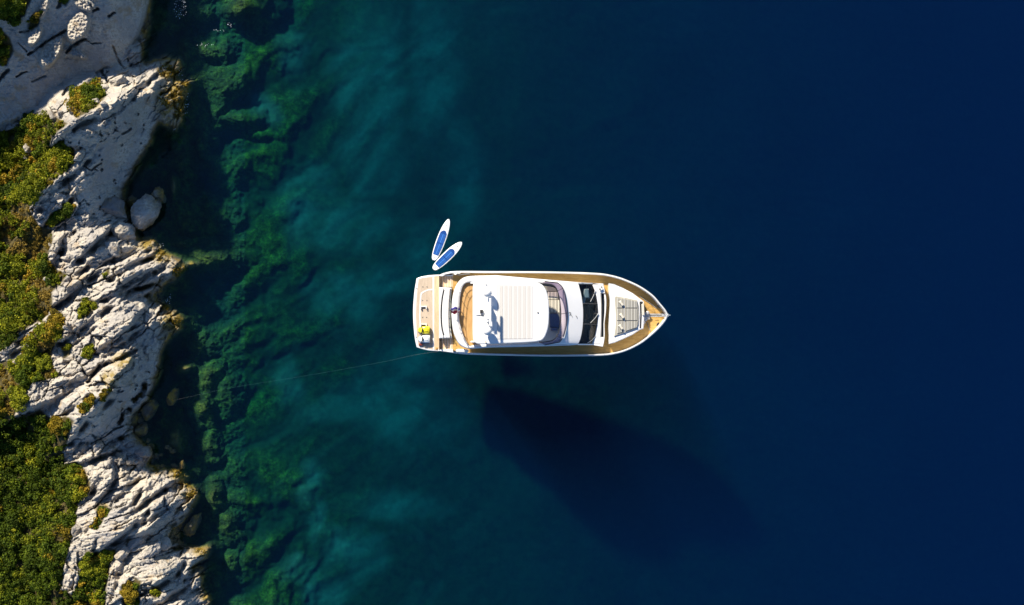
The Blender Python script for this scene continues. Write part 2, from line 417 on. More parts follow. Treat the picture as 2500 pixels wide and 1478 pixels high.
def leaf_mat(name, stops):
    m, n, l, b = mat(name); out = n['Material Output']
    a = attr(n, 'tone'); r = ramp(n, l, a.outputs['Fac'], stops)
    l.new(r.outputs[0], b.inputs['Base Color']); b.inputs['Roughness'].default_value = 0.7; b.inputs['Specular IOR Level'].default_value = 0.15
    tl = n.new('ShaderNodeBsdfTranslucent'); l.new(r.outputs[0], tl.inputs['Color'])
    mx = n.new('ShaderNodeMixShader'); mx.inputs[0].default_value = 0.25; l.new(b.outputs[0], mx.inputs[1]); l.new(tl.outputs[0], mx.inputs[2]); l.new(mx.outputs[0], out.inputs['Surface'])
    return m
M['leaf'] = leaf_mat('green_leaves', [(0.0, (0.05, 0.06, 0.004)), (0.5, (0.145, 0.17, 0.007)), (1.0, (0.35, 0.34, 0.016))])
M['leaf_dark'] = leaf_mat('dark_green_leaves', [(0.0, (0.025, 0.038, 0.003)), (0.55, (0.06, 0.095, 0.005)), (1.0, (0.16, 0.20, 0.008))])
M['leaf_gold'] = leaf_mat('golden_leaves', [(0.0, (0.09, 0.07, 0.006)), (0.5, (0.25, 0.18, 0.012)), (1.0, (0.45, 0.29, 0.025))])
M['straw'] = leaf_mat('dry_straw', [(0.0, (0.12, 0.085, 0.012)), (0.5, (0.26, 0.18, 0.03)), (1.0, (0.42, 0.29, 0.06))])
M['stem'] = simple('brown_stem', (0.09, 0.06, 0.035), 0.85, noise=0.4)
M['foam'] = simple('white_foam_and_glints', (0.75, 0.78, 0.80), 0.6, noise=0.1)  # also colours the flecks that imitate sun glints
M['weed'] = leaf_mat('seaweed_fronds', [(0.0, (0.08, 0.055, 0.008)), (0.5, (0.20, 0.135, 0.010)), (1.0, (0.34, 0.22, 0.012))])

# ---------------------------------------------------------------- the shore and the seabed
COAST = [(365, -400), (366, 0), (364, 60), (352, 100), (340, 140), (352, 168), (380, 156), (410, 146), (434, 152), (440, 170), (418, 195), (436, 205), (462, 198), (446, 250), (440, 292), (428, 310), (405, 296), (385, 285),
    (372, 310), (362, 340), (334, 390), (312, 430), (294, 462), (300, 500), (306, 530), (322, 560), (334, 590), (372, 590), (384, 606), (402, 622), (430, 640), (450, 656), (434, 676), (405, 695), (378, 722), (402, 744), (420, 760), (444, 784), (436, 800), (414, 814),
    (390, 850), (386, 884), (372, 930), (352, 978), (320, 1004), (318, 1040), (330, 1070), (350, 1090), (368, 1112), (352, 1140), (400, 1150), (432, 1150), (454, 1168), (448, 1186), (470, 1200), (480, 1212), (462, 1240), (452, 1262), (440, 1290), (436, 1320),
    (452, 1336), (478, 1344), (509, 1343), (500, 1362), (480, 1380), (498, 1390), (488, 1412), (488, 1430), (508, 1456), (513, 1500), (530, 1600), (540, 2000), (-900, 2000), (-900, -400)]
SLAB = [(-300, -300), (362, -300), (366, 0), (358, 50), (342, 95), (318, 128), (306, 160), (284, 196), (258, 176), (240, 188), (226, 200), (168, 225), (150, 255), (120, 275), (45, 300), (0, 316), (-120, 380), (-300, 420)]
# crest lines traced on the rock: points, height over the base at each point, slope towards the sun side, slope on the lee side, flat width (px)
R_ = [
 ([(118, 362), (145, 330), (185, 298), (222, 280), (280, 263), (312, 235), (345, 205), (385, 165), (425, 150)], [1.2, 2.0, 2.4, 2.5, 2.4, 2.1, 1.9, 1.3, .6], 1.5, .60, 10),
 ([(86, 505), (112, 465), (132, 452), (190, 405), (230, 360)], [1.0, 1.3, 1.5, 1.6, 1.5], 1.6, .30, 22),
 ([(100, 545), (125, 520), (160, 490)], [.8, .9, .8], 1.4, .5, 10),
 ([(195, 625), (228, 590), (262, 560)], [1.0, 1.2, .9], .8, 2.0, 16), ([(128, 640), (142, 585), (165, 568)], [.8, .9, .6], .9, 1.2, 8),
 ([(370, 235), (390, 215), (420, 208), (448, 202)], [1.2, 1.0, .8, .5], .9, .35, 6), ([(432, 230), (440, 260), (442, 285)], [.5, .5, .3], .9, .8, 6),
 ([(318, 148), (332, 130), (340, 118)], [1.0, 1.3, .6], 1.2, 1.4, 3),
 ([(165, 674), (215, 640), (275, 628), (330, 605), (374, 596)], [.7, .9, .9, .9, .5], .7, 1.6, 8), ([(172, 694), (230, 657), (265, 632)], [.7, .9, .7], .6, 1.5, 6),
 ([(138, 738), (190, 692), (238, 655)], [1.0, 1.1, .9], .5, 1.5, 14), ([(270, 672), (330, 632), (388, 611)], [.9, 1.0, .5], .6, 1.5, 7), ([(255, 722), (310, 682), (400, 641), (447, 655)], [.9, 1.0, .7, .5], .6, 1.6, 7),
 ([(238, 764), (290, 708), (345, 690), (422, 668)], [1.0, 1.0, .8, .4], .6, 1.6, 6), ([(300, 728), (350, 712), (398, 690)], [.6, .7, .4], .6, 1.4, 4),
 ([(150, 828), (200, 792), (245, 757), (290, 722)], [1.1, 1.2, 1.1, .8], .45, 1.6, 20), ([(236, 850), (270, 828), (312, 792), (346, 752), (352, 734)], [1.2, 1.4, 1.4, 1.2, .7], .38, 1.4, 26),
 ([(262, 856), (302, 826), (334, 800)], [.8, .9, .7], .7, 1.3, 3), ([(328, 860), (365, 817), (396, 791), (440, 784)], [1.0, .9, .7, .3], .8, 1.2, 6),
 ([(160, 932), (205, 918), (240, 888), (272, 870), (318, 852), (338, 834)], [1.1, 1.3, 1.3, 1.1, 1.1, .8], .40, 1.5, 18), ([(290, 905), (318, 880), (340, 858)], [.7, .8, .7], .8, 1.2, 4),
 ([(168, 1070), (205, 1022), (240, 990), (275, 955), (304, 922), (336, 882), (366, 856), (402, 828)], [1.0, 1.7, 2.0, 2.0, 1.9, 1.7, 1.3, .8], 1.0, .74, 16),
 ([(45, 1014), (85, 987), (130, 972), (165, 950), (205, 925)], [.8, 1.0, 1.0, 1.0, .8], .35, 1.3, 20), ([(128, 1024), (160, 997), (200, 967), (228, 945)], [.7, .9, .9, .7], .7, 1.2, 6),
 ([(48, 822), (90, 800), (125, 778)], [.5, .6, .5], .5, 1.0, 10), ([(5, 874), (35, 852), (66, 838)], [.4, .5, .4], .5, .8, 8),
 ([(195, 1104), (250, 1078), (302, 1052)], [.6, .8, .7], .8, .7, 8), ([(200, 1124), (238, 1106), (276, 1096)], [.7, .8, .6], .7, .9, 4),
 ([(222, 1188), (240, 1160), (252, 1146)], [.8, .9, .6], .6, 1.5, 7), ([(252, 1206), (272, 1170), (272, 1146)], [.9, 1.1, .8], .6, 1.4, 9), ([(286, 1210), (312, 1178), (342, 1156)], [.9, 1.0, .6], .6, 1.5, 9),
 ([(316, 1248), (350, 1218), (392, 1188), (440, 1165)], [1.0, 1.1, 1.0, .5], .45, 1.5, 16), ([(350, 1190), (380, 1168), (400, 1155)], [.7, .7, .5], .7, 1.5, 4), ([(300, 1236), (318, 1222), (330, 1205)], [.6, .7, .5], .7, 1.4, 4),
 ([(244, 1338), (280, 1312), (322, 1278), (346, 1252)], [1.0, 1.2, 1.2, .9], .40, 1.5, 22), ([(330, 1304), (365, 1288), (402, 1266), (428, 1240), (452, 1220)], [1.0, 1.2, 1.1, .9, .5], .45, 1.6, 16), ([(335, 1270), (362, 1255), (385, 1245)], [.9, 1.0, .8], .6, 1.5, 6),
 ([(420, 1268), (455, 1246), (478, 1213)], [.7, .7, .4], .6, 1.6, 8), ([(205, 1290), (232, 1262), (252, 1250)], [.5, .6, .5], .7, 1.2, 8),
 ([(346, 1440), (386, 1420), (424, 1392), (442, 1366), (470, 1345)], [1.0, 1.2, 1.1, .9, .4], .42, 1.5, 22), ([(450, 1404), (470, 1372), (490, 1356), (509, 1343)], [.9, .8, .6, .3], .7, 1.5, 7), ([(466, 1434), (484, 1408), (498, 1391)], [.7, .6, .3], .7, 1.5, 5),
 ([(340, 1490), (362, 1462), (372, 1450)], [.8, .8, .5], .6, 1.2, 12), ([(392, 1462), (420, 1442), (448, 1428)], [.9, .9, .6], .6, 1.3, 12), ([(400, 1500), (450, 1480), (508, 1456)], [.8, .9, .4], .6, 1.0, 8),
 ([(180, 1440), (196, 1380), (222, 1330)], [.5, .7, .6], .4, .5, 12), ([(262, 1460), (280, 1400), (300, 1360)], [.5, .7, .7], .5, .6, 10),
]
VEG = [[(-400, -400), (75, -400), (75, 0), (58, 38), (20, 48), (-10, 42), (-400, 60)], [(-400, 60), (0, 72), (22, 92), (32, 125), (14, 158), (-400, 190)], [(68, 70), (76, 40), (96, 24), (106, 32), (92, 62), (76, 76)],
    [(165, 265), (172, 222), (205, 205), (240, 190), (250, 205), (262, 232), (250, 250), (215, 275), (190, 290)], [(140, 5), (150, -10), (175, -8), (160, 12)],
    [(-400, 300), (0, 322), (48, 312), (52, 290), (110, 276), (140, 290), (165, 300), (130, 335), (122, 356), (150, 365), (178, 362), (185, 385), (172, 408), (130, 445), (106, 462), (80, 492), (72, 510), (96, 552), (130, 560), (128, 590), (114, 628), (140, 660), (165, 672),
     (150, 692), (128, 715), (126, 750), (110, 775), (46, 812), (28, 840), (0, 860), (-400, 900)], [(-400, 900), (0, 884), (40, 876), (70, 846), (72, 815), (128, 782), (150, 760), (158, 775), (162, 800), (140, 830), (124, 862), (128, 900), (150, 918), (110, 930), (80, 934), (44, 985), (34, 1022), (-400, 1060)],
    [(-400, 1000), (30, 1020), (60, 1015), (96, 998), (130, 1022), (160, 1015), (180, 1030), (166, 1070), (158, 1098), (150, 1136), (185, 1128), (205, 1145), (222, 1180), (218, 1200), (192, 1232), (186, 1260), (178, 1310), (160, 1360), (150, 1440), (175, 1450), (190, 1425), (208, 1345), (240, 1345), (268, 1348), (285, 1340), (270, 1380), (258, 1440), (258, 1500), (300, 1600), (-400, 1800)],
    [(300, 1500), (302, 1430), (325, 1410), (345, 1418), (340, 1445), (340, 1500)], [(366, 1455), (368, 1432), (392, 1428), (396, 1448), (380, 1462)],
    [(110, 548), (125, 520), (165, 505), (186, 500), (180, 520), (150, 545), (125, 560)], [(192, 780), (196, 742), (222, 730), (240, 738), (236, 752), (210, 775)], [(205, 870), (208, 845), (225, 840), (232, 858), (218, 876)],
    [(190, 1005), (196, 985), (222, 970), (234, 985), (215, 1005)], [(240, 978), (258, 962), (268, 940), (275, 952), (256, 980)], [(236, 1270), (238, 1235), (255, 1232), (268, 1245), (262, 1262)], [(225, 1290), (240, 1260), (252, 1268), (238, 1295)],
    [(255, 670), (258, 655), (268, 654), (268, 668)], [(150, 860), (158, 838), (178, 838), (170, 866), (155, 878)]]
SMOOTH = [[(160, 350), (225, 305), (290, 285), (345, 235), (372, 250), (372, 310), (334, 390), (294, 462), (300, 500), (250, 545), (205, 510), (170, 430)], [(190, 1066), (250, 998), (325, 900), (382, 868), (372, 930), (350, 978), (310, 1005), (290, 1035), (228, 1082)], [(60, 1000), (130, 975), (190, 940), (160, 962), (110, 996)], [(240, 842), (300, 800), (340, 752), (330, 770), (280, 822)]]
CRACKS = [([(70, 132), (100, 112), (130, 92), (160, 74)], 6, .9), ([(164, 128), (178, 112), (192, 102), (206, 98)], 9, 1.0), ([(206, 98), (225, 108), (245, 104)], 3, .4), ([(222, 14), (228, 26), (238, 22)], 7, .8), ([(266, 40), (278, 32)], 6, .7),
    ([(-5, 196), (8, 186), (18, 172)], 10, .9), ([(40, 187), (54, 180), (66, 175)], 4, .6), ([(46, 104), (56, 116), (66, 126)], 3, .4), ([(78, 200), (95, 192), (110, 187)], 4, .3), ([(150, -6), (144, 14), (140, 18)], 8, .6), ([(52, 80), (70, 76)], 6, .5),
    ([(248, 176), (254, 186), (264, 202)], 7, .7), ([(155, 232), (165, 215), (180, 210)], 6, .6), ([(275, 112), (290, 150), (300, 166)], 6, .4), ([(205, 405), (225, 415), (246, 398)], 4, .5), ([(185, 322), (196, 310)], 5, .3), ([(280, 318), (300, 326), (318, 314)], 7, .5), ([(258, 322), (266, 328)], 6, .4), ([(195, 498), (204, 488)], 4, .4),
    ([(215, 935), (230, 915), (242, 892)], 9, .8), ([(255, 895), (262, 890)], 6, .5), ([(275, 885), (286, 878)], 7, .5), ([(168, 960), (185, 945), (202, 938)], 8, .5), ([(325, 975), (345, 960), (352, 940)], 14, 1.0), ([(290, 1030), (302, 1010), (316, 1000)], 14, 1.1), ([(222, 1085), (262, 1060), (300, 1040)], 3, .7),
    ([(275, 840), (300, 815), (320, 800)], 4, .5), ([(180, 845), (210, 820), (235, 800)], 9, .5)]
BUMPS = [(190, 66, 24, 40, .75), (126, 124, 22, 46, .8), (84, 86, 15, 28, .8), (105, 22, 9, 26, .5), (205, 10, 30, 14, .4), (180, 128, 34, 10, .45), (305, 310, 26, 22, .3), (215, 330, 40, 14, .3), (255, 300, 20, 18, .35), (150, 430, 20, 16, .3)]

def soft_poly(polys, X, Y, w):
    out = np.zeros(X.shape)
    for p in polys:
        q = np.array(p); x0, y0 = q.min(0) - 20; x1, y1 = q.max(0) + 20
        rows = np.where((Y[:, 0] > y0) & (Y[:, 0] < y1))[0]; cols = np.where((X[0] > x0) & (X[0] < x1))[0]
        if not len(rows) or not len(cols): continue
        sl = np.s_[rows[0]:rows[-1] + 1, cols[0]:cols[-1] + 1]
        out[sl] = np.maximum(out[sl], sstep(-w, w, poly_sd(p, WX[sl] if WX is not None and WX.shape == X.shape else X[sl], WY[sl] if WY is not None and WY.shape == X.shape else Y[sl])))
    return out
WX = WY = None

SHOAL = [(432, 1078, 26, 42, .25), (470, 1150, 40, 26, .9), (500, 628, 62, 34, .7), (470, 645, 26, 14, .2), (424, 455, 12, 30, .3), (445, 410, 26, 36, 1.0), (452, 900, 22, 16, .15), (500, 920, 40, 50, .9), (590, 14, 46, 40, .8), (518, 1215, 24, 42, .5), (500, 130, 60, 36, 1.1),
    (560, 290, 70, 30, 1.8), (500, 340, 26, 40, 1.2), (440, 520, 26, 70, 1.3), (465, 790, 26, 26, 1.0), (550, 1290, 40, 56, 1.0), (560, 1370, 26, 46, 1.2), (500, 1120, 50, 30, 1.2), (540, 960, 40, 70, 1.4), (470, 210, 26, 60, 1.0), (640, 330, 60, 24, 2.6), (458, 300, 26, 50, .9), (452, 140, 24, 40, .6), (462, 540, 30, 60, 1.0), (440, 594, 30, 14, .5), (486, 850, 40, 40, .9), (492, 1000, 34, 50, .8), (508, 1090, 30, 40, .9), (420, 335, 24, 20, .8), (520, 1420, 26, 50, 1.0), (380, 420, 40, 40, 1.6), (420, 700, 40, 30, 1.6), (400, 1020, 30, 40, 1.0), (480, 20, 50, 50, 1.3), (520, 540, 70, 60, 1.7)]
def shoals(X, Y):
    w = .5 * fbm(X / 44, Y / 44, 4, 501, .45); t = np.full(X.shape, -99.0); m = np.zeros(X.shape)
    for cx, cyy, rx, ry, dep in SHOAL:
        ca, sa = 0.77, -0.64; dx, dy = X - cx, Y - cyy
        e = np.hypot(dx / rx, dy / ry) + w
        t = np.maximum(t, -dep - 0.95 * np.maximum(e - .1, 0) ** 1.15); m = np.maximum(m, sstep(1.7, .3, e))
    return t, m
def coast_d(X, Y):
    gx = np.arange(-420, 3120, 8.0); gy = np.arange(-420, 1900, 8.0)
    global _CD
    try: _CD
    except NameError:
        GX, GY = np.meshgrid(gx, gy); _CD = poly_sd(COAST, GX, GY)
    i = np.clip((X - gx[0]) / 8, 0, len(gx) - 2.001); j = np.clip((Y - gy[0]) / 8, 0, len(gy) - 2.001)
    i0 = i.astype(int); j0 = j.astype(int); u = i - i0; v = j - j0
    return (_CD[j0, i0] * (1 - u) + _CD[j0, i0 + 1] * u) * (1 - v) + (_CD[j0 + 1, i0] * (1 - u) + _CD[j0 + 1, i0 + 1] * u) * v

def height(X, Y, land=True):
    global WX, WY
    wx = 5.5 * fbm(X / 34, Y / 34, 4, 11) ; wy = 5.5 * fbm(X / 38, Y / 38, 4, 21)
    WX = X + wx; WY = Y + wy
    d = coast_d(WX, WY) * S
    zb = np.where(d > 0, 0.05 + 0.38 * (1 - np.exp(-d / 0.6)) + 0.10 * np.minimum(d, 14) , 0)
    o = np.maximum(-d, 0)
    zo = 0.05 - 1.5 * (1 - np.exp(-o / 0.7)) - 0.235 * np.minimum(o, 26) - 0.40 * np.maximum(o - 26, 0)
    z = np.where(d > 0, zb, zo)
    # diagonal beds
    an = np.radians(42 + 8 * fbm(X / 300, Y / 300, 2, 31))
    u = X * np.cos(an) - Y * np.sin(an); v = X * np.sin(an) + Y * np.cos(an)
    veg = None
    if land:
        h = np.zeros(X.shape); gul = np.zeros(X.shape)
        for pts, hs, sl, sr, fw in R_:
            reach = 2.3 * max(hs) / (min(sl, sr) * S) + fw + 6
            q = np.array(pts, float); x0, y0 = q.min(0) - reach; x1, y1 = q.max(0) + reach
            rows = np.where((Y[:, 0] > y0) & (Y[:, 0] < y1))[0]; cols = np.where((X[0] > x0) & (X[0] < x1))[0]
            if not len(rows) or not len(cols): continue
            s = np.s_[rows[0]:rows[-1] + 1, cols[0]:cols[-1] + 1]
            lx, ly = WX[s], WY[s]; bd = np.full(lx.shape, 1e9); bh = np.zeros(lx.shape); side = np.zeros(lx.shape)
            for i in range(len(q) - 1):
                a, b = q[i], q[i + 1]; e = b - a; t = np.clip(((lx - a[0]) * e[0] + (ly - a[1]) * e[1]) / (e @ e), 0, 1)
                ddx = lx - a[0] - t * e[0]; ddy = ly - a[1] - t * e[1]; dd = np.hypot(ddx, ddy)
                sd = (e[0] * ddy - e[1] * ddx) / np.linalg.norm(e)      # >0 to the lower right of the crest
                nb = dd < bd; bd = np.where(nb, dd, bd); bh = np.where(nb, hs[i] + (hs[i + 1] - hs[i]) * t, bh); side = np.where(nb, sd, side)
            lee = sstep(-3, 3, side)
            dl = np.maximum(bd - fw, 0) * S * sl + np.minimum(bd, fw) * S * 0.22      # sun side
            dr = bd * S * sr * 1.25
            hh = bh * 2.3 - (dl * (1 - lee) + dr * lee)
            h[s] = np.maximum(h[s], hh); gul[s] = np.maximum(gul[s], sstep(2, 8, side) * np.exp(-((bd - 13) / 6.5) ** 2))
        z = np.where(d > -1.2, z + h * sstep(-1.2, 0.15, d) * (.30 + .70 * sstep(0.1, 3.2, d)), z)
        sdp = poly_sd(SLAB, WX, WY) * S
        zp = 3.5 - 0.0166 * ((X - 150) * 0.5 + (np.maximum(Y, -40) - 130) * 0.866) - 0.022 * np.maximum(X - 270, 0) + 0.10 * fbm(X / 60, Y / 60, 3, 41)
        zp = np.maximum(np.minimum(zp, 7.0), 0.5)
        for cx, cyy, rx, ry, hb in BUMPS:
            ca, sa = math.cos(0.45), math.sin(0.45); dx, dy = X - cx, Y - cyy; e = ((dx * ca + dy * sa) / rx) ** 2 + ((-dx * sa + dy * ca) / ry) ** 2
            ramp_ = 1.7 * hb * np.clip((dx * 0.5 + dy * 0.87) / (rx + ry) + 0.6, 0, 1.2)
            bw = sstep(1.3, 0.6, e); rough = 0.22 * fbm(X / 6, Y / 6, 3, 77)
            zp = zp + bw * (ramp_ + rough)
            if cyy > 280: z = z + bw * (ramp_ * .7 + rough * .6)
        zs = zp - 2.2 * np.maximum(0.12 - sdp, 0) - 0.8 * sstep(0.5, 0.0, sdp)
        z = np.where(sdp > -4, np.maximum(z, np.where(d > -1.6, zs, z)), z)
        veg = soft_poly(VEG, X, Y, 3.5)
        rock = (1 - veg) * sstep(-1.0, 0.2, d)
        slabm = sstep(0.0, 0.4, sdp)
        strat = ridged(u / 62, v / 15, 4, 51)
        jx = 4.5 * fbm(X / 13, Y / 13, 4, 55); jy = 4.5 * fbm(X / 13, Y / 13, 4, 56)
        f1, e1 = facets((u + jx) / 54, (v + jy) / 25, 61, 1.6); f2, e2 = facets((u + jx) / 25, (v + jy) / 14, 67, 1.6); f3, e3 = facets((X + jx) / 8, (Y + jy) / 8, 69, 1.6)
        ck = sstep(-0.15, 0.25, fbm(X / 80, Y / 80, 3, 63))
        det = 0.04 * strat + 0.55 * f1 * (.35 + .65 * ck) + 0.22 * f2 + 0.07 * f3 - 0.42 * (1 - sstep(0.02, 0.14, e1)) * ck - 0.12 * (1 - sstep(0.02, 0.16, e2)) * sstep(-.2, .2, fbm(X / 50, Y / 50, 3, 65)) + 0.10 * fbm(u / 20, v / 9, 5, 71, .6) + 0.05 * fbm(X / 5, Y / 5, 3, 81)
        smo = soft_poly(SMOOTH, X, Y, 10.0)
        det = det * (1 - .68 * smo) + smo * (0.05 * ridged(v / 60, u / 12, 3, 58) + 0.10 * fbm(X / 24, Y / 24, 5, 59, .6) - .35 * sstep(.34, .5, fbm(X / 17, Y / 17, 3, 57)))
        det_s = 0.05 * ridged(v / 70, u / 9, 3, 52) + 0.07 * f2 * sstep(0, .3, fbm(X / 50, Y / 50, 3, 83)) + 0.04 * f3 + 0.07 * fbm(X / 26, Y / 26, 5, 72, .55) + 0.03 * fbm(X / 4, Y / 4, 3, 81)
        gn = fbm(X / 48, Y / 48, 3, 611, .4)
        z = z - rock * (1 - slabm) * gul * (0.25 + 0.9 * sstep(-.15, .35, gn)) * sstep(0.2, 1.2, d)
        z = z + rock * (det * (1 - slabm) + det_s * slabm)
        for pts, w, dep in CRACKS:
            q = np.array(pts, float); x0, y0 = q.min(0) - w * 3; x1, y1 = q.max(0) + w * 3
            rows = np.where((Y[:, 0] > y0) & (Y[:, 0] < y1))[0]; cols = np.where((X[0] > x0) & (X[0] < x1))[0]
            if not len(rows) or not len(cols): continue
            s = np.s_[rows[0]:rows[-1] + 1, cols[0]:cols[-1] + 1]; lx = X[s] + wx[s] * .8; ly = Y[s] + wy[s] * .8; bd = np.full(lx.shape, 1e9)
            for i in range(len(q) - 1):
                a, b = q[i], q[i + 1]; e = b - a; t = np.clip(((lx - a[0]) * e[0] + (ly - a[1]) * e[1]) / (e @ e), 0, 1)
                bd = np.minimum(bd, np.hypot(lx - a[0] - t * e[0], ly - a[1] - t * e[1]))
            bd = bd + w * (.55 * fbm(lx / 14, ly / 14, 4, 313) + .1); ft = sstep(-.6, .1, fbm(lx / 25, ly / 25, 2, 317)); z[s] = z[s] - dep * (.4 + .6 * ft) * sstep(w * 0.8, w * 0.15, bd)
        z = z - veg * 0.15
    # reefs under water
    ow = sstep(0.2, 2.0, o) 
    wxx = 22 * fbm(X / 90, Y / 90, 4, 92); wyy = 22 * fbm(X / 90, Y / 90, 4, 93)
    reef = 1.3 * fbm((u + wxx) / 150, (v + wyy) / 82, 4, 91, .42) + 0.12 * fbm((u + wxx) / 50, (v + wyy) / 34, 4, 95)
    z = z + ow * reef * (0.10 + 0.90 * sstep(15, 2, o)) * np.minimum(1.0, 0.35 + o / 5)
    sh_t, sh_m = shoals(X, Y); z = np.where(o > 0.15, np.maximum(z, sh_t + 0.22 * fbm(X / 26, Y / 26, 4, 503)), z)
    tuft = 0.10 * fbm(X / 9, Y / 9, 4, 97) * ow * sstep(14, 2, o); z = z + tuft
    z = np.where(o > 0.8, np.minimum(z, -0.12), z)
    global REEF; REEF = reef
    return z, d, o, veg, u, v

def grid_obj(name, xs, ys, material, land, drop=0.0):
    X, Y = np.meshgrid(xs, ys)
    z, d, o, veg, u, v = height(X, Y, land); z = z - drop
    f = (HC - z) / HC
    co = np.stack([(X - 1250) * S * f, (739 - Y) * S * f, z], -1).reshape(-1, 3)
    ny, nx = X.shape; idx = np.arange(nx * ny).reshape(ny, nx)
    q = np.stack([idx[:-1, :-1], idx[1:, :-1], idx[1:, 1:], idx[:-1, 1:]], -1).reshape(-1, 4)
    me = bpy.data.meshes.new(name); me.vertices.add(len(co)); me.vertices.foreach_set('co', co.astype(np.float32).ravel())
    me.loops.add(q.size); me.loops.foreach_set('vertex_index', q.astype(np.int32).ravel())
    me.polygons.add(len(q)); me.polygons.foreach_set('loop_start', np.arange(0, q.size, 4, dtype=np.int32)); me.polygons.foreach_set('loop_total', np.full(len(q), 4, np.int32))
    me.polygons.foreach_set('use_smooth', np.ones(len(q), bool))
    me.materials.append(material); me.update(calc_edges=True)
    ob = bpy.data.objects.new(name, me); col.objects.link(ob)
    return ob, X, Y, z, d, o, veg, u, v
def set_attr(ob, name, a):
    at = ob.data.attributes.new(name, 'FLOAT', 'POINT'); at.data.foreach_set('value', a.astype(np.float32).ravel())

SAND = [(905, 190, 95, 190), (905, 380, 100, 100), (760, 500, 80, 110), (850, 560, 110, 70), (715, 130, 40, 60), (830, 715, 90, 55), (930, 680, 80, 50), (880, 760, 60, 50), (830, 1000, 90, 40), (930, 960, 120, 60), (1000, 1030, 120, 60),
        (760, 1180, 40, 60), (770, 1270, 28, 50), (730, 1390, 55, 40), (860, 1350, 80, 70), (960, 1240, 130, 40), (800, 1440, 60, 50), (1050, 640, 90, 90), (1020, 880, 110, 60), (700, 930, 40, 60), (650, 270, 40, 40), (1060, 180, 70, 200), (1130, 420, 60, 140)]
def bed_masks(ob, BX, BY, BU, BV, reef):
    sd = np.zeros(BX.shape)
    wx2 = 30 * fbm(BX / 90, BY / 90, 4, 101); wy2 = 30 * fbm(BX / 90, BY / 90, 4, 103)
    for cx, cyy, rx, ry in SAND:
        e = np.hypot((BX + wx2 - cx) / rx, (BY + wy2 - cyy) / ry); sd = np.maximum(sd, sstep(1.4, 0.3, e))
    n1 = fbm(BU / 110, BV / 60, 5, 105)
    sand = np.clip(sd * (0.7 + 0.8 * n1) + 0.18 * sstep(0.0, 0.4, n1) * sstep(560, 760, BX), 0, 1)
    far = sstep(900, 1500, BX)
    sand = sand * (1 - far) + far * np.clip(0.10 + 0.2 * fbm(BX / 220, BY / 220, 4, 109), 0, 1)
    weed = np.clip(0.30 + 0.3 * sstep(760, 480, BX) + 1.5 * reef + 0.5 * fbm(BU / 40, BV / 26, 5, 107), 0, 1) * sstep(1000, 600, BX + 80 * n1)  # weed cover, also brightened on reef tops to paint in their sunlit sides
    sm_ = shoals(BX, BY)[1]; sand = sand * (1 - sm_); weed = np.maximum(weed, sm_)
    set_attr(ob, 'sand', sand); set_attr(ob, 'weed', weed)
st = 1.5
txs = np.arange(-330, 600, st); tys = np.arange(-260, 1740, st)
shore, TX, TY, TZ, TD, TO, TV, TU, TVV = grid_obj('rocky_shore', txs, tys, M['rock'], True)
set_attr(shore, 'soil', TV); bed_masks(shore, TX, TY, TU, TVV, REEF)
ALGA = [(415, 170, 34, 30), (415, 250, 38, 55), (440, 215, 30, 20), (440, 660, 26, 16), (395, 625, 22, 20), (420, 785, 34, 20), (410, 745, 16, 14), (450, 905, 26, 16), (400, 940, 20, 20), (392, 1085, 16, 24), (440, 1090, 26, 60), (385, 1135, 26, 22), (435, 1155, 26, 22), (462, 1180, 14, 24), (462, 1210, 26, 12), (488, 1256, 10, 10), (492, 1350, 20, 10), (392, 475, 22, 24), (300, 880, 26, 22), (268, 925, 22, 22), (250, 1240, 20, 14), (225, 258, 30, 8), (500, 1460, 12, 8), (360, 600, 20, 12)]
al = np.zeros(TX.shape)
wob = .5 * fbm(TX / 16, TY / 16, 4, 401)
for cx, cyy, rx, ry in ALGA: al = np.maximum(al, sstep(1.35, .6, np.hypot((TX - cx) / rx, (TY - cyy) / ry) + wob))
set_attr(shore, 'alga', al * (.75 + .25 * np.sign(wob)))
tag(shore, 'pale limestone ledges stepping diagonally down to the sea', 'rocky shore', kind='structure')
def Zat(px, py):
    i = min(max(int((px - txs[0]) / st), 0), len(txs) - 1); j = min(max(int((py - tys[0]) / st), 0), len(tys) - 1); return float(TZ[j, i])
def Dat(px, py):
    i = min(max(int((px - txs[0]) / st), 0), len(txs) - 1); j = min(max(int((py - tys[0]) / st), 0), len(tys) - 1); return float(TD[j, i])

sxs = np.concatenate([np.arange(594, 1100, 3.0), np.arange(1100, 3100, 8.0)]); sys_ = np.arange(-400, 1880, 3.5)
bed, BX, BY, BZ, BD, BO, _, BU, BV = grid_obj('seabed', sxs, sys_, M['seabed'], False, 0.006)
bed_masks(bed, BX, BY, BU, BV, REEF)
tag(bed, 'dark weedy seabed with paler sand patches under the water', 'seabed', kind='structure')

# water: one closed body
mb = MB(); A = 160.0
mb.add([(-A, -A, 0), (A, -A, 0), (A, A, 0), (-A, A, 0), (-A, -A, -45), (A, -A, -45), (A, A, -45), (-A, A, -45)], [(0, 1, 2, 3), (7, 6, 5, 4), (0, 4, 5, 1), (1, 5, 6, 2), (2, 6, 7, 3), (3, 7, 4, 0)])
water = mb.build('water', M['water']); tag(water, 'clear sea turning from green by the rocks to deep blue', 'sea', kind='structure')
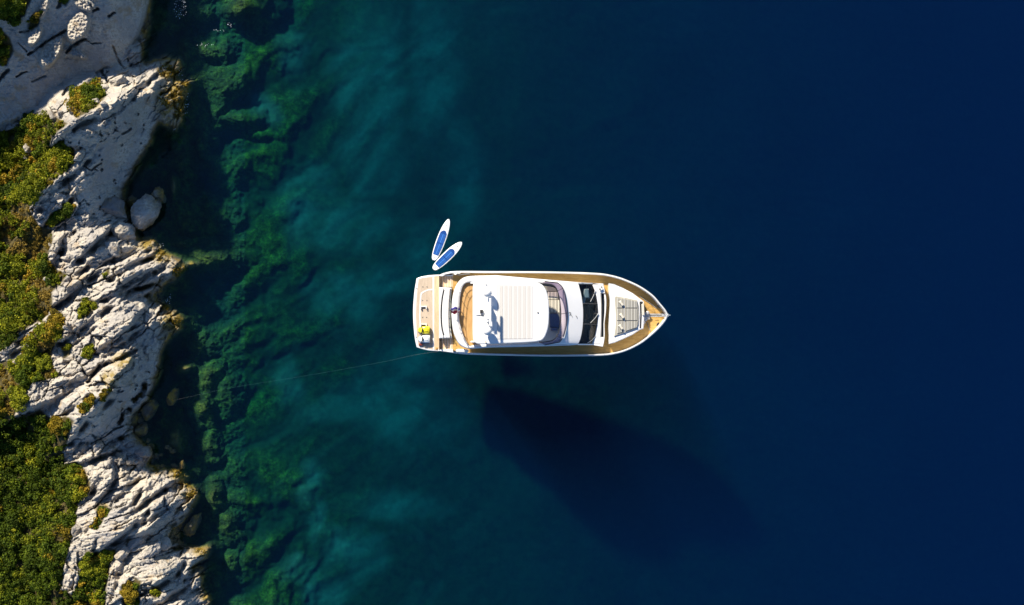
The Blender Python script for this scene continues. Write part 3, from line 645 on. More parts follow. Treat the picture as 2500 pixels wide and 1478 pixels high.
# ---------------------------------------------------------------- loose boulders
import bmesh
_bm = bmesh.new(); bmesh.ops.create_icosphere(_bm, subdivisions=5, radius=1.0); _bm.verts.ensure_lookup_table()
ICO = np.array([v.co[:] for v in _bm.verts]); ICOF = [tuple(v.index for v in f.verts) for f in _bm.faces]; _bm.free()
def boulder(px, py, rx, ry, rot, hz, label, seed, material='boulder', lift=0.0, cuts=15, rough=1.0, group=None):
    """px size rx, ry; rot = turn of the long axis in the photo, degrees anticlockwise; hz = half height in metres"""
    rs = np.random.RandomState(seed); v = ICO.copy()
    for k in range(cuts):
        nrm = rs.normal(size=3); nrm[2] = abs(nrm[2]) * 0.7; nrm /= np.linalg.norm(nrm); lim = rs.uniform(0.55, 0.88)
        e = v @ nrm; v = v - np.outer(np.maximum(e - lim, 0), nrm) * 0.85
    a, b, c = v.T; o = seed * 7.3
    n = 0.16 * (fbm(a * 1.6 + o, b * 1.6 + c, 4, seed) + fbm(b * 1.6 + o, c * 1.6 - a, 4, seed + 3)) + 0.05 * fbm(a * 7 + c * 3 + o, b * 7 + o, 4, seed + 9) + 0.09 * ridged(a * 2 + b + o, (b - a) * 5 + c * 3, 3, seed + 5)
    v = v * (1 + rough * n)[:, None]
    z0 = Zat(px, py); base = P(px, py, max(z0, -0.25) + lift)
    R = np.array(Matrix.Rotation(math.radians(rot), 3, 'Z'))
    w = (v * np.array([rx * S, ry * S, hz])) @ R.T
    me = bpy.data.meshes.new('boulder'); me.from_pydata(w.tolist(), [], ICOF); me.update()
    me.polygons.foreach_set('use_smooth', [True] * len(me.polygons)); me.materials.append(M[material])
    ob = bpy.data.objects.new('boulder', me); col.objects.link(ob); ob.location = base + Vector((0, 0, hz * 0.35))
    return tag(ob, label, 'boulder', group)
B_ = [
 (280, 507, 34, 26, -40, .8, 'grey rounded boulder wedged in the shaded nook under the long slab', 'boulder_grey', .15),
 (352, 518, 54, 31, 57, .85, 'largest pale boulder at the water, brown weed on its seaward tip', 'boulder', .6),
 (388, 478, 16, 24, 20, .5, 'small knobbly weed-brown rock at the seaward tip of the largest boulder', 'boulder', .15),
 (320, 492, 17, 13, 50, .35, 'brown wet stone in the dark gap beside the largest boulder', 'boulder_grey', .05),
 (302, 567, 31, 26, 10, .8, 'blocky two-toned boulder touching the lower end of the largest boulder', 'boulder', .1),
 (277, 608, 15, 24, 15, .55, 'cream upright boulder with a reddish flank above the thin ledges', 'boulder', .1),
 (250, 617, 15, 15, 0, .5, 'round whitish boulder with a dark hollow in its middle', 'boulder', .1),
 (308, 611, 17, 11, 30, .4, 'small lumpy boulder beside the cream boulder on its seaward side', 'boulder', 0),
 (277, 537, 7, 8, 0, .25, 'tiny pinkish stone just below the grey rounded boulder', 'boulder', .1),
 (290, 200, 20, 15, 30, .6, 'cracked pale boulder in the gully between the two big slabs', 'boulder', .1),
 (258, 220, 11, 14, 25, .4, 'dull tan stone tucked left of the cracked gully boulder', 'boulder', 0),
 (235, 248, 9, 7, 10, .25, 'left one of two small white stones amid gully bushes', 'boulder', .35),
 (254, 255, 9, 7, 0, .25, 'right one of two small white stones amid gully bushes', 'boulder', .35),
 (131, 286, 8, 18, 25, .4, 'striped grey slab of stone at the foot of the big top slab', 'boulder_grey', .3),
 (152, 280, 10, 11, 0, .35, 'smooth grey stone between the striped stone and a round white one', 'boulder_grey', .3),
 (176, 271, 10, 9, 0, .35, 'round white stone at the edge of the gully bushes', 'boulder', .3),
 (68, 362, 10, 13, 10, .4, 'lone pale stone standing out of the shaded upper scrub', 'boulder', .4),
 (65, 386, 6, 11, 40, .3, 'narrow pale stone just below the lone stone in the scrub', 'boulder', .35),
 (196, 382, 9, 18, -28, .4, 'leaning grey stone against the bright round shrub', 'boulder', .2),
 (422, 970, 14, 26, -25, .5, 'weedy grey boulder standing alone in the water off the big ledge', 'boulder_grey', .05),
 (366, 1000, 18, 30, -38, .6, 'long mottled boulder leaning from the arched weedy reef', 'boulder_grey', .05),
 (328, 1028, 13, 24, -20, .5, 'dark stone in the cleft below the hollowed ledge', 'boulder_grey', .05),
 (344, 1050, 16, 21, -38, .55, 'pale blue-grey egg-shaped boulder at the waterline below the big ledge', 'boulder', .1),
 (350, 1103, 23, 16, 5, .55, 'smooth grey boulder among the dark rubble, nearest the water', 'boulder_grey', .1),
 (318, 1086, 12, 9, 20, .3, 'flat dark stone topping the rubble slope', 'boulder_grey', .1),
 (292, 1112, 13, 11, -10, .35, 'dark rounded stone in the middle of the rubble', 'boulder_grey', .1),
 (276, 1132, 11, 9, 30, .3, 'dark stone at the inland end of the rubble', 'boulder_grey', .1),
 (318, 1128, 12, 9, 15, .3, 'jagged dark stone at the bottom of the rubble', 'boulder_grey', .1),
 (401, 1330, 19, 17, 20, .55, 'square cream block with dark vertical runnels', 'boulder', .2),
 (364, 1349, 34, 19, 32, .65, 'large oblong cream block between the square block and its dark cleft', 'boulder', .2),
 (336, 1322, 32, 15, 36, .55, 'long ribbed block above the large oblong cream block', 'boulder', .2),
 (299, 1352, 22, 12, 50, .45, 'narrow tilted block next to the lower bushes', 'boulder', .2),
 (469, 1284, 36, 15, 62, .55, 'long yellow-stained rock split off the shore by dark water', 'boulder', .05),
 (205, 1092, 14, 11, 20, .35, 'angular blue-grey stone at the edge of the lower thicket', 'boulder_grey', .2),
 (190, 1112, 12, 8, 35, .3, 'split grey stone just below the angular stone at the thicket', 'boulder_grey', .2),
 (186, 1296, 11, 15, -15, .4, 'upright grey stone on the thicket edge', 'boulder_grey', .3),
 (160, 800, 8, 5, 0, .25, 'small white stone under the olive shrub', 'boulder', .3),
 (115, 682, 9, 5, -10, .25, 'white stone lying in the yellow grass', 'boulder', .45),
 (40, 884, 8, 6, 20, .25, 'small lilac-grey stone in the scrub below the thin slab', 'boulder', .4),
]
for i, (px, py, rx, ry, rot, hz, lab, mt, lift) in enumerate(B_):
    boulder(px, py, rx, ry, rot, hz, lab, 100 + i, mt, lift - 0.1, rough=1.5 if rx > 25 else 1.15)

# small stones: a few shapes made once, the rest are copies
def stones(spots, label, group, mt, seed):
    rs = np.random.RandomState(seed); protos = []
    for i, (px, py, r) in enumerate(spots):
        if i < 5:
            o = boulder(px, py, r, r * rs.uniform(.6, .85), rs.uniform(0, 180), r * S * rs.uniform(.5, .8), label, seed + i, mt, .0, rough=1.2, group=group); o.name = 'stone'; o['category'] = 'stone'; protos.append((o, r))
        else:
            p, r0 = protos[i % len(protos)]; c = p.copy(); col.objects.link(c); k = r / r0; c.scale = (k, k * rs.uniform(.85, 1.15), k); c.rotation_euler = (0, 0, rs.uniform(0, 6.28)); c.location = P(px, py, max(Zat(px, py), -.2) + r * S * .2)
rs = np.random.RandomState(9)
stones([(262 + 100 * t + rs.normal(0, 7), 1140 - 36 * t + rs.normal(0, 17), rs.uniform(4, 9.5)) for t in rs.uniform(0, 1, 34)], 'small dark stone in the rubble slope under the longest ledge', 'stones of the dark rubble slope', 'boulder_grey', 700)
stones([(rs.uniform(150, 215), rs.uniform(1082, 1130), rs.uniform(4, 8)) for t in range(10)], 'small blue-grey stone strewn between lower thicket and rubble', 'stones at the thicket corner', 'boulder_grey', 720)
stones([(rs.uniform(122, 180), rs.uniform(572, 655), rs.uniform(5, 11)) for t in range(14)], 'pale broken stone in the jumble beside the yellow grass', 'jumble of pale stones by the grass', 'boulder', 740)
stones([(rs.uniform(290, 352), rs.uniform(1375, 1450), rs.uniform(4, 9)) for t in range(12)], 'pale stone lying in the shaded trough beside the golden bottom shrub', 'stones in the bottom trough', 'boulder', 760)
stones([(rs.uniform(365, 450), rs.uniform(1090, 1160), rs.uniform(5, 12)) for t in range(12)] + [(rs.uniform(318, 350), rs.uniform(985, 1060), rs.uniform(5, 9)) for t in range(6)], 'wet brown stone at the waterline below the longest ledge', 'wet stones along the waterline', 'boulder_grey', 780)

# ---------------------------------------------------------------- shrubs, thicket, dry grass, seaweed, foam and glints
def leaves_mesh(name, centres, material, size=(0.05, 0.10), seed=1, flat=0.0):
    """centres: list of (x, y, z, radius, height, leaf count, tone shift) in world metres; small leaf quads spread through lumpy crowns"""
    rs = np.random.RandomState(seed); C_ = []; Rr = []; T = []; Nn = []
    for x, y, z, r, h, n, tone in centres:
        k = max(3, int(5 + r * 9))
        ang = rs.uniform(0, 2 * np.pi, k); rad = r * np.sqrt(rs.uniform(0, 1, k)) * 0.78
        sx = x + rad * np.cos(ang); sy = y + rad * np.sin(ang); sr = r * rs.uniform(0.28, 0.52, k)
        sz = z + h * (0.25 + 0.6 * np.sqrt(np.maximum(0, 1 - (rad / r) ** 2))) * rs.uniform(0.75, 1.1, k)
        st_ = rs.normal(0, 0.16, k)
        w = rs.randint(0, k, n); d = rs.normal(size=(n, 3)); d[:, 2] = np.abs(d[:, 2]) * 0.9 - 0.1; d /= np.linalg.norm(d, axis=1)[:, None] + 1e-9
        q = rs.uniform(0.45, 1.05, n) ** 0.6
        p = np.stack([sx[w], sy[w], sz[w]], 1) + d * (sr[w] * q)[:, None] * np.array([1, 1, min(1.0, h / max(r, .05))])
        C_.append(p); Nn.append(d); T.append(np.clip(0.45 + tone + st_[w] + rs.normal(0, 0.14, n), 0, 1)); Rr.append(rs.uniform(size[0], size[1], n))
    p = np.vstack(C_); d = np.vstack(Nn); t = np.concatenate(T); s = np.concatenate(Rr); n = len(p)
    nrm = d + rs.normal(0, 0.55, (n, 3)); nrm /= np.linalg.norm(nrm, axis=1)[:, None]
    a = np.cross(nrm, rs.normal(size=(n, 3))); a /= np.linalg.norm(a, axis=1)[:, None] + 1e-9; b = np.cross(nrm, a)
    a = a * s[:, None] * 0.62; b = b * s[:, None]
    v = np.stack([p - b, p + a - b * 0.1, p + b, p - a - b * 0.1], 1).reshape(-1, 3)
    base = np.array([centres[0][0], centres[0][1], centres[0][2]]); v = v - base
    me = bpy.data.meshes.new(name); me.vertices.add(4 * n); me.vertices.foreach_set('co', v.astype(np.float32).ravel())
    me.loops.add(4 * n); me.loops.foreach_set('vertex_index', np.arange(4 * n, dtype=np.int32))
    me.polygons.add(n); me.polygons.foreach_set('loop_start', np.arange(0, 4 * n, 4, dtype=np.int32)); me.polygons.foreach_set('loop_total', np.full(n, 4, np.int32))
    me.materials.append(material); me.update(calc_edges=True)
    at = me.attributes.new('tone', 'FLOAT', 'POINT'); at.data.foreach_set('value', np.repeat(t, 4).astype(np.float32))
    ob = bpy.data.objects.new(name, me); col.objects.link(ob); ob.location = base
    return ob

def shrub(px, py, r_px, h, mt, label, tone=0.0, seed=1, lobes=1, stretch=None):
    rs = random.Random(seed); z = Zat(px, py); c = P(px, py, z); r = r_px * S
    root = empty('shrub', c); tag(root, label, 'shrub')
    cs = [(c.x, c.y, c.z, r * (0.8 if lobes > 1 else 1), h, int(650 * r * r / 0.36 * 1.4) + 160, tone)]
    for k in range(lobes - 1):
        if stretch: dx, dy = stretch; f = (k + 1) * (1 if k % 2 else -1) * 0.6; qx, qy = px + dx * f, py + dy * f
        else: a = rs.uniform(0, 6.3); qx, qy = px + math.cos(a) * r_px * .6, py + math.sin(a) * r_px * .6
        e = P(qx, qy, Zat(qx, qy)); cs.append((e.x, e.y, e.z, r * rs.uniform(.5, .75), h * rs.uniform(.7, 1), int(420 * r * r / 0.36) + 120, tone + rs.uniform(-.1, .1)))
    fo = leaves_mesh('foliage', cs, M[mt], (0.045, 0.09), seed); fo.parent = root; fo.location = (0, 0, 0)
    mb = MB()
    for k in range(5):
        a = k * 1.26 + rs.random(); e = Vector((math.cos(a) * r * .5, math.sin(a) * r * .5, h * .6))
        tube(mb, [c + Vector((0, 0, -.1)), c + e * .45 + Vector((0, 0, h * .1)), c + e], [.03, .022, .01], 5)
    mb.build('stem', M['stem'], root)
    return root
SH = [
 (150, 386, 36, .75, 'leaf', 'bright green dome of a shrub against the lower edge of the second slab', .15, 3, None), (86, 462, 30, .7, 'leaf', 'rounded green shrub beside the pale spur pointing inland', .02, 3, None),
 (32, 470, 34, .7, 'leaf_dark', 'dark green shrub left of the rounded shrub by the pale spur', .0, 3, None), (92, 52, 14, .4, 'leaf_gold', 'olive-brown shrub filling an oval pocket in the top slab', -.25, 2, (-8, 18)),
 (4, 120, 26, .6, 'leaf_dark', 'dark shrub lapping onto the top slab at the frame edge', -.05, 2, None), (28, 14, 40, .6, 'leaf_dark', 'dark thick shrub in the top corner above the slab', .02, 3, None),
 (222, 238, 32, .55, 'leaf_dark', 'deep green shrub filling the gully between the big slabs', .02, 3, (-26, 12)), (92, 308, 34, .6, 'leaf_dark', 'shaded dark shrub under the foot of the top slab', -.05, 3, None),
 (152, 524, 22, .4, 'leaf_dark', 'flat dark green shrub in a hollow of the middle slab', .1, 3, (16, -12)), (138, 776, 22, .55, 'leaf_gold', 'olive tinged round shrub between ledges and yellow grass', -.18, 2, None),
 (118, 812, 26, .6, 'leaf', 'green shrub wrapped round the inland end of a cream ledge', .0, 2, None), (76, 880, 30, .65, 'leaf', 'yellow-green shrub below the thin blue-grey slab', .2, 3, None), (114, 888, 24, .55, 'leaf', 'green shrub in front of the lit ledge with two holes', .08, 2, None),
 (208, 752, 17, .4, 'leaf', 'small green tuft shrub in a crack of the mid ledges', .1, 3, (4, -14)), (232, 744, 12, .3, 'leaf', 'smallest green shrub, next to the crack tuft on the ledges', .2, 2, None), (217, 858, 16, .4, 'leaf', 'small round green shrub in a hollow above the holed ledge', .05, 2, None),
 (212, 990, 20, .45, 'leaf_gold', 'golden-green shrub in the trough above the longest ledge', .0, 3, (16, -14)), (258, 960, 13, .35, 'leaf_gold', 'narrow olive shrub higher up the same trough', -.2, 2, (10, -14)), (150, 1045, 28, .65, 'leaf_gold', 'olive-gold shrub where the longest ledge meets the thicket', -.15, 3, None),
 (52, 970, 28, .6, 'leaf', 'light green shrub above the lit flat ledge', .18, 3, None), (202, 1165, 18, .5, 'leaf_gold', 'tall yellow shrub on the edge of the lower thicket', .1, 3, (6, 24)), (252, 1248, 15, .35, 'leaf_gold', 'ochre shrub in a pocket between lower cream ledges', .25, 2, None),
 (232, 1280, 12, .3, 'leaf_gold', 'small rusty shrub below the ochre pocket shrub', .15, 2, (-6, 14)), (240, 1385, 34, .7, 'leaf', 'lush green shrub between the blue-grey strip and the lower blocks', .02, 4, None), (268, 1352, 18, .5, 'leaf', 'light green shrub reaching up to the tilted block', .15, 2, None),
 (324, 1446, 24, .6, 'leaf_gold', 'golden shrub with yellow tips at the bottom among the blocks', -.02, 3, None), (380, 1442, 13, .35, 'leaf', 'small vivid green shrub boxed in by the bottom blocks', .12, 2, None),
]
for i, (px, py, r, h, mt, lab, tone, lob, stre) in enumerate(SH): shrub(px, py, r, h, mt, lab, tone, 300 + i, lob, stre)

# the thicket: nobody could count its bushes
rs = np.random.RandomState(5); und = []; dark = []; gold = []; dryg = []
DRY = [(70, 520, 40, 26), (88, 590, 34, 40), (50, 600, 30, 22), (112, 720, 20, 45), (20, 560, 26, 20), (112, 850, 26, 30), (14, 930, 34, 30), (120, 905, 14, 26), (30, 985, 22, 24), (210, 1170, 12, 40), (100, 690, 22, 18)]
for k in range(13000):
    px = rs.uniform(-320, 340); py = rs.uniform(-250, 1720)
    v = TV[min(max(int((py - tys[0]) / st), 0), len(tys) - 1), min(max(int((px - txs[0]) / st), 0), len(txs) - 1)]
    if v < 0.75: continue
    inframe = px > -40 and -40 < py < 1520
    if not inframe and rs.rand() < 0.55: continue
    z = Zat(px, py); c = P(px, py, z)
    dry = max((1 - math.hypot((px - a) / (rx * 1.25), (py - b) / (ry * 1.25)) for a, b, rx, ry in DRY)) + 0.25 * float(fbm(np.array([px / 30.0]), np.array([py / 30.0]), 3, 201)[0])
    big = py > 985 and px < 170 or px < 20 and py > 600
    if dry > 0.15:
        if rs.rand() < .95: dryg.append((c.x, c.y, c.z - .05, rs.uniform(.14, .34), rs.uniform(.12, .3), 90, rs.uniform(-.2, .25)))
        continue
    r = rs.choice([rs.uniform(.16, .32), rs.uniform(.3, .72)], p=[.62, .38]); h = r * rs.uniform(.8, 1.5)
    k_ = max(r / S * .62, 4)
    if min(TV[min(max(int((py + dy * k_ - tys[0]) / st), 0), len(tys) - 1), min(max(int((px + dx * k_ - txs[0]) / st), 0), len(txs) - 1)] for dx, dy in ((1, 0), (-1, 0), (0, 1), (0, -1), (.7, .7), (-.7, .7))) < .45:
        r *= .4; h *= .45
    tn = (.0 if big else .10) + 0.4 * float(fbm(np.array([px / 45.0]), np.array([py / 45.0]), 3, 203)[0]) + rs.normal(0, .06)
    (gold if rs.rand() < (0.05 if big else 0.16) else dark if (py > 985 and rs.rand() < .8 or rs.rand() < .15) else und).append((c.x, c.y, c.z - .05, r, h, int(150 + 560 * r * r), tn))
pass
o = leaves_mesh('undergrowth', und, M['leaf'], (0.04, 0.085), 11); tag(o, 'dense green scrub covering the land above the rocks', 'scrub', kind='stuff')
o = leaves_mesh('thicket', dark, M['leaf_dark'], (0.04, 0.085), 15); tag(o, 'deep green thicket below the long ledge and along the frame edge', 'thicket', kind='stuff')
o = leaves_mesh('dry_scrub', gold, M['leaf_gold'], (0.045, 0.09), 12); tag(o, 'golden olive scrub mixed through the green thicket', 'scrub', kind='stuff')
o = leaves_mesh('dry_grass', dryg, M['straw'], (0.03, 0.08), 13); tag(o, 'yellow dry grass in the gaps of the scrub', 'grass', kind='stuff')

# seaweed tufts on the rock tips and just under the surface
SW = [(435, 250, 14, 40), (410, 175, 26, 16), (452, 205, 10, 6), (393, 622, 8, 12), (436, 664, 16, 12), (405, 748, 8, 10), (430, 783, 12, 8), (446, 902, 16, 10), (425, 918, 12, 5), (395, 1085, 8, 14), (440, 1070, 18, 20), (432, 1108, 18, 18), (382, 1140, 10, 16), (430, 1150, 12, 16), (462, 1178, 8, 14), (424, 460, 6, 16), (484, 1256, 8, 6), (488, 1345, 14, 6), (470, 1206, 10, 8), (410, 240, 22, 22), (510, 640, 20, 8), (470, 636, 26, 12)]
tuf = []
for cx, cyy, rx, ry in SW:
    for k in range(int(20 + rx * ry / 4)):
        a = rs.uniform(0, 6.283); q = math.sqrt(rs.rand()); px, py = cx + rx * q * math.cos(a), cyy + ry * q * math.sin(a); z = Zat(px, py); c = P(px, py, z)
        if z < -.12: continue
        tuf.append((c.x, c.y, z - .03, rs.uniform(.05, .13), .07, 16, rs.normal(0, .2)))
o = leaves_mesh('seaweed', tuf, M['weed'], (0.02, 0.05), 14); tag(o, 'yellow-brown seaweed fringing the rock tips', 'seaweed', kind='stuff')

# flecks of foam by the rocks, plus sun glints modelled as white flecks
mb = MB()
FM = [(440, 22, 16, 26, 60), (436, 185, 12, 40, 60), (455, 240, 8, 40, 40), (398, 152, 30, 5, 26), (428, 306, 6, 16, 22), (372, 906, 14, 4, 14), (412, 730, 8, 14, 16), (466, 1246, 6, 10, 8), (500, 110, 22, 5, 14), (535, 76, 14, 5, 10), (562, 60, 6, 8, 8), (395, 600, 6, 8, 8), (1480, 861, 30, 3, 6)]
for cx, cyy, rx, ry, n in FM:
    for k in range(n):
        a = rs.uniform(0, 6.283); q = math.sqrt(rs.rand()); px, py = cx + rx * q * math.cos(a), cyy + ry * q * math.sin(a) - (px_slope := 0)
        if Zat(px, py) > 0.02 and px < 600: continue
        c = P(px, py, 0.02); r = rs.uniform(.008, .03); m_ = 6
        pts = [c + Vector((math.cos(b) * r * rs.uniform(.5, 1.4), math.sin(b) * r * rs.uniform(.5, 1.4), 0)) for b in [6.283 * j / m_ for j in range(m_)]]
        mb.add(pts + [c + Vector((0, 0, .012))], [(j, (j + 1) % m_, m_) for j in range(m_)])
o = mb.build('foam_and_glints', M['foam']); tag(o, 'white flecks of foam and modelled sun glints on the water beside the rocks', 'foam', kind='stuff')

# ---------------------------------------------------------------- the motor yacht
Y = empty('motor_yacht', P(1320, 768, 0)); tag(Y, 'white motor yacht with teak decks anchored on deep blue water', 'yacht')
G_ = crom([(1072, 672), (1090, 666), (1110, 663.5), (1140, 663), (1200, 663.5), (1320, 664), (1400, 665.5), (1440, 667), (1474, 669.5), (1505, 676), (1531, 685), (1563, 700), (1593, 721), (1612, 742.5), (1624, 757), (1631, 770)], 4)
G_ += crom([(1631, 770), (1624, 784), (1609, 802), (1586, 823), (1563, 840), (1531, 856), (1499, 865), (1466, 868.5), (1400, 869.5), (1320, 869.5), (1200, 867), (1140, 865), (1110, 862), (1090, 859), (1072, 857)], 4)[1:]
G_ = G_[::-1]                                             # counter-clockwise in world
def capz(x, y=0): return 2.12 + 0.42 * sstep(1380, 1631, x) - 0.75 * sstep(1100, 1074, x)
DZ = 1.62
def shrink(p, k, cut): 
    t = max(0.0, (p[0] - 1400) / 231); return (p[0] - cut * t ** 1.5, 768 + (p[1] - 768) * (k - 0.16 * t * (cut / 24)))
mb = MB(); N = len(G_)
loops = [[P(*shrink(p, .55, 60), -0.85) for p in G_], [P(*shrink(p, .90, 34), -0.1) for p in G_], [P(*shrink(p, .95, 24), .55) for p in G_], [P(*shrink(p, .985, 10), 1.35) for p in G_], [P(p[0], p[1], capz(p[0]) - .06) for p in G_]]
vs = [v for l in loops for v in l]; fs = [tuple(range(N))[::-1]]
for k in range(4): fs += [(k * N + i, k * N + (i + 1) % N, (k + 1) * N + (i + 1) % N, (k + 1) * N + i) for i in range(N)]
mb.add(vs, fs); mb.build('hull', M['gelcoat'], Y, True)
mb = MB(); I1 = offset(G_, 3.6); I2 = offset(G_, 4.6)
loops = [[P(p[0], p[1], capz(p[0]) - .06) for p in G_], [P(p[0], p[1], capz(p[0]) - .01) for p in offset(G_, .3)], [P(p[0], p[1], capz(p[0])) for p in offset(G_, .9)], [P(p[0], p[1], capz(p[0])) for p in offset(G_, 3.0)], [P(p[0], p[1], capz(p[0]) - .05) for p in I1], [P(p[0], p[1], DZ) for p in I2]]
vs = [v for l in loops for v in l]; fs = []
for k in range(5):
    for i in range(N):
        j = (i + 1) % N
        if G_[i][0] <= 1073 and G_[j][0] <= 1073: continue
        fs.append((k * N + i, k * N + j, (k + 1) * N + j, (k + 1) * N + i))
mb.add(vs, fs); mb.build('bulwark', M['gelcoat'], Y, False)
mb = MB(); D_ = [p for p in offset(G_, 4.5)]; D_ = [(max(p[0], 1104), p[1]) for p in D_]; sheet(mb, D_, DZ + .005); mb.build('teak_deck', M['teak'], Y)
mb = MB(); tube(mb, [P(p[0], p[1], capz(p[0]) - .10) for p in G_[1:-1]], .035, 6); mb.build('rubbing_strake', M['steel'], Y, True)
# guard rail round the foredeck
gr = [p for p in offset(G_, 2.2) if p[0] > 1230]
mb = MB(); rl = [P(p[0], p[1], capz(p[0]) + .55) for p in gr]; tube(mb, rl, .017, 6)
for p in resample(gr, 31): tube(mb, [P(p[0], p[1], capz(p[0]) - .02), P(p[0], p[1], capz(p[0]) + .55)], .014, 5)
mb.build('guard_rail', M['steel'], Y, True)
# swim platform
SP = crom([(1078, 671), (1060, 671.5), (1040, 673.5), (1028, 676), (1017, 680.5)], 3) + crom([(1017, 680.5), (1012, 710), (1009, 745), (1008.5, 770), (1010, 800), (1013, 828), (1017.5, 848.5)], 3)[1:] + crom([(1017.5, 848.5), (1030, 852.5), (1045, 856), (1060, 857.5), (1078, 858)], 3)[1:]
mb = MB(); prism(mb, SP, .15, .50, .05); sp_ = mb.build('swim_platform', M['gelcoat'], Y)
mb = MB(); sheet(mb, [(1022, 682), (1030, 679.5), (1056, 676), (1056.5, 854), (1040, 851), (1022, 846), (1017.5, 818), (1015.5, 770), (1017, 728)], .506); mb.build('teak_panel', M['teak_grey'], sp_)
mb = MB(); sheet(mb, [(1060, 675), (1072, 674), (1072, 856), (1060, 855)], .507); mb.build('teak_panel', M['teak_warm'], sp_)
mb = MB(); fr = [(1056, 705.5), (1046, 706.5), (1036, 710), (1027, 715), (1024.5, 740), (1023.8, 770), (1024.5, 796), (1027, 840)]
fr2 = [(1056, 709), (1046, 709.5), (1037, 713), (1029.5, 717.5), (1027.2, 740), (1026.5, 770), (1027.2, 796), (1029.5, 840)]
strip(mb, fr, .52, fr2, .52, 30, th=.014); mb.build('lift_frame', M['gelcoat'], sp_)
for y in (749, 792):
    mb = MB(); box(mb, P(1034, y, .57), (.52, .07, .14)); box(mb, P(1027.5, y + 2.5, .60), (.07, .2, .2)); box(mb, P(1041, y + 2.5, .60), (.07, .2, .2)); box(mb, P(1034, y + 2.2, .535), (.5, .1, .06), m=1); mb.build('cradle', [M['gelcoat'], M['dark']], sp_)  # dark bar painted in as the shadow beside the white bar
for x, y in ((1032, 700.5), (1042.5, 700.5), (1031.5, 733.5), (1042, 733.5), (1031.5, 775), (1041.5, 775), (1017.5, 705), (1016.3, 823.5)):
    mb = MB(); revolve(mb, P(x, y, .505), [(.04, 0), (.04, .03), (.02, .04)], 8); mb.build('deck_fitting', M['grey'], sp_)
mb = MB(); box(mb, P(1027, 841.5, .58), (.28, .15, .16)); mb.build('red_case', M['red'], sp_)
mb = MB(); box(mb, P(1066, 850.5, .54), (.17, .12, .06)); mb.build('hatch_lid', M['teak'], sp_)
# stairs up both sides
for y0, y1 in ((674.5, 701), (827, 853)):
    rt = None
    for k in range(5):
        mb = MB(); x0 = 1073 + 6.6 * k; zt = .5 + .225 * (k + 1)
        prism(mb, [(x0, y0), (x0 + 6.6, y0), (x0 + 6.6, y1), (x0, y1)], .4, zt - .012, 0)
        prism(mb, [(x0 + .9, y0 + .5), (x0 + 6.4, y0 + .5), (x0 + 6.4, y1 - .5), (x0 + .9, y1 - .5)], zt - .03, zt + .008, 0, 1)
        mb.build('step', [M['offwhite'], M['teak_warm']], Y)
for ys in ((671.5, 674.5), (853, 856.5)):
    mb = MB(); prism(mb, [(1070, ys[0]), (1106, ys[0]), (1106, ys[1]), (1070, ys[1])], .3, lambda x, y: 1.0 + .9 * sstep(1070, 1090, x), .02); mb.build('stair_cheek', M['gelcoat'], Y)
# aft sofa above the garage door
mb = MB(); prism(mb, [(1072, 701.5), (1103, 703), (1100.5, 735), (1099.5, 770), (1100.5, 800), (1104, 826), (1072, 826.5)], .45, 1.95, .06); af = mb.build('garage_housing', M['gelcoat'], Y)
SL = crom([(1082.5, 708), (1079, 725), (1076.6, 745), (1075.8, 768), (1076.6, 790), (1078.6, 806), (1082, 819)], 4); SR = [(x + 3.3, y) for x, y in SL]
mb = MB(); strip(mb, SL, 1.957, SR, 1.957, 26); mb.build('sofa_gap', M['dark'], af)
mb = MB(); prism(mb, [(1072.7, 702.5), (1082, 703)] + SL + [(1082, 825.5), (1072.7, 825.5)], 1.93, 2.10, .04); mb.build('backrest', M['gelcoat'], af)
mb = MB(); prism(mb, [(1085, 703.5)] + SR + [(1085.5, 825), (1099, 825), (1096, 800), (1095, 770), (1096, 735), (1099, 704)], 1.93, 2.08, .04); sc_ = mb.build('sunbed', M['gelcoat'], af)
cu = bpy.data.curves.new('lettering', 'FONT'); cu.body = 'CRANCHI'; cu.size = .20; cu.space_character = 1.25; cu.align_x = 'CENTER'; cu.align_y = 'CENTER'
tmp = bpy.data.objects.new('tmp', cu); col.objects.link(tmp); dg = bpy.context.evaluated_depsgraph_get(); me = bpy.data.meshes.new_from_object(tmp.evaluated_get(dg)); bpy.data.objects.remove(tmp)
me.materials.clear(); me.materials.append(M['lightgrey']); lt = bpy.data.objects.new('lettering', me); col.objects.link(lt); lt.parent = sc_
lt.location = P(1085.5 + 4.5, 761, 2.085) - parent_world(sc_); lt.rotation_euler = (0, 0, -math.pi / 2)
mb = MB(); GB = crom([(1104.5, 704), (1101.5, 735), (1100.6, 770), (1101.6, 800), (1105.5, 826)], 5); strip(mb, [(x - 2.2, y) for x, y in GB], 2.02, GB, 2.06, 24, th=.02); bal = mb.build('glass_balustrade', M['pale_glass'], Y)
for y in (706, 723, 732, 754, 774, 795, 806, 819): 
    x = np.interp(y, [704, 735, 770, 800, 826], [1099.5, 1096.2, 1095.4, 1096.4, 1100]); mb = MB(); tube(mb, [P(x, y, 1.95), P(x, y, 2.25)], .028, 6); revolve(mb, P(x, y, 2.24), [(.04, 0), (.04, .03), (.015, .04)], 8); mb.build('stanchion', M['grey'], bal)
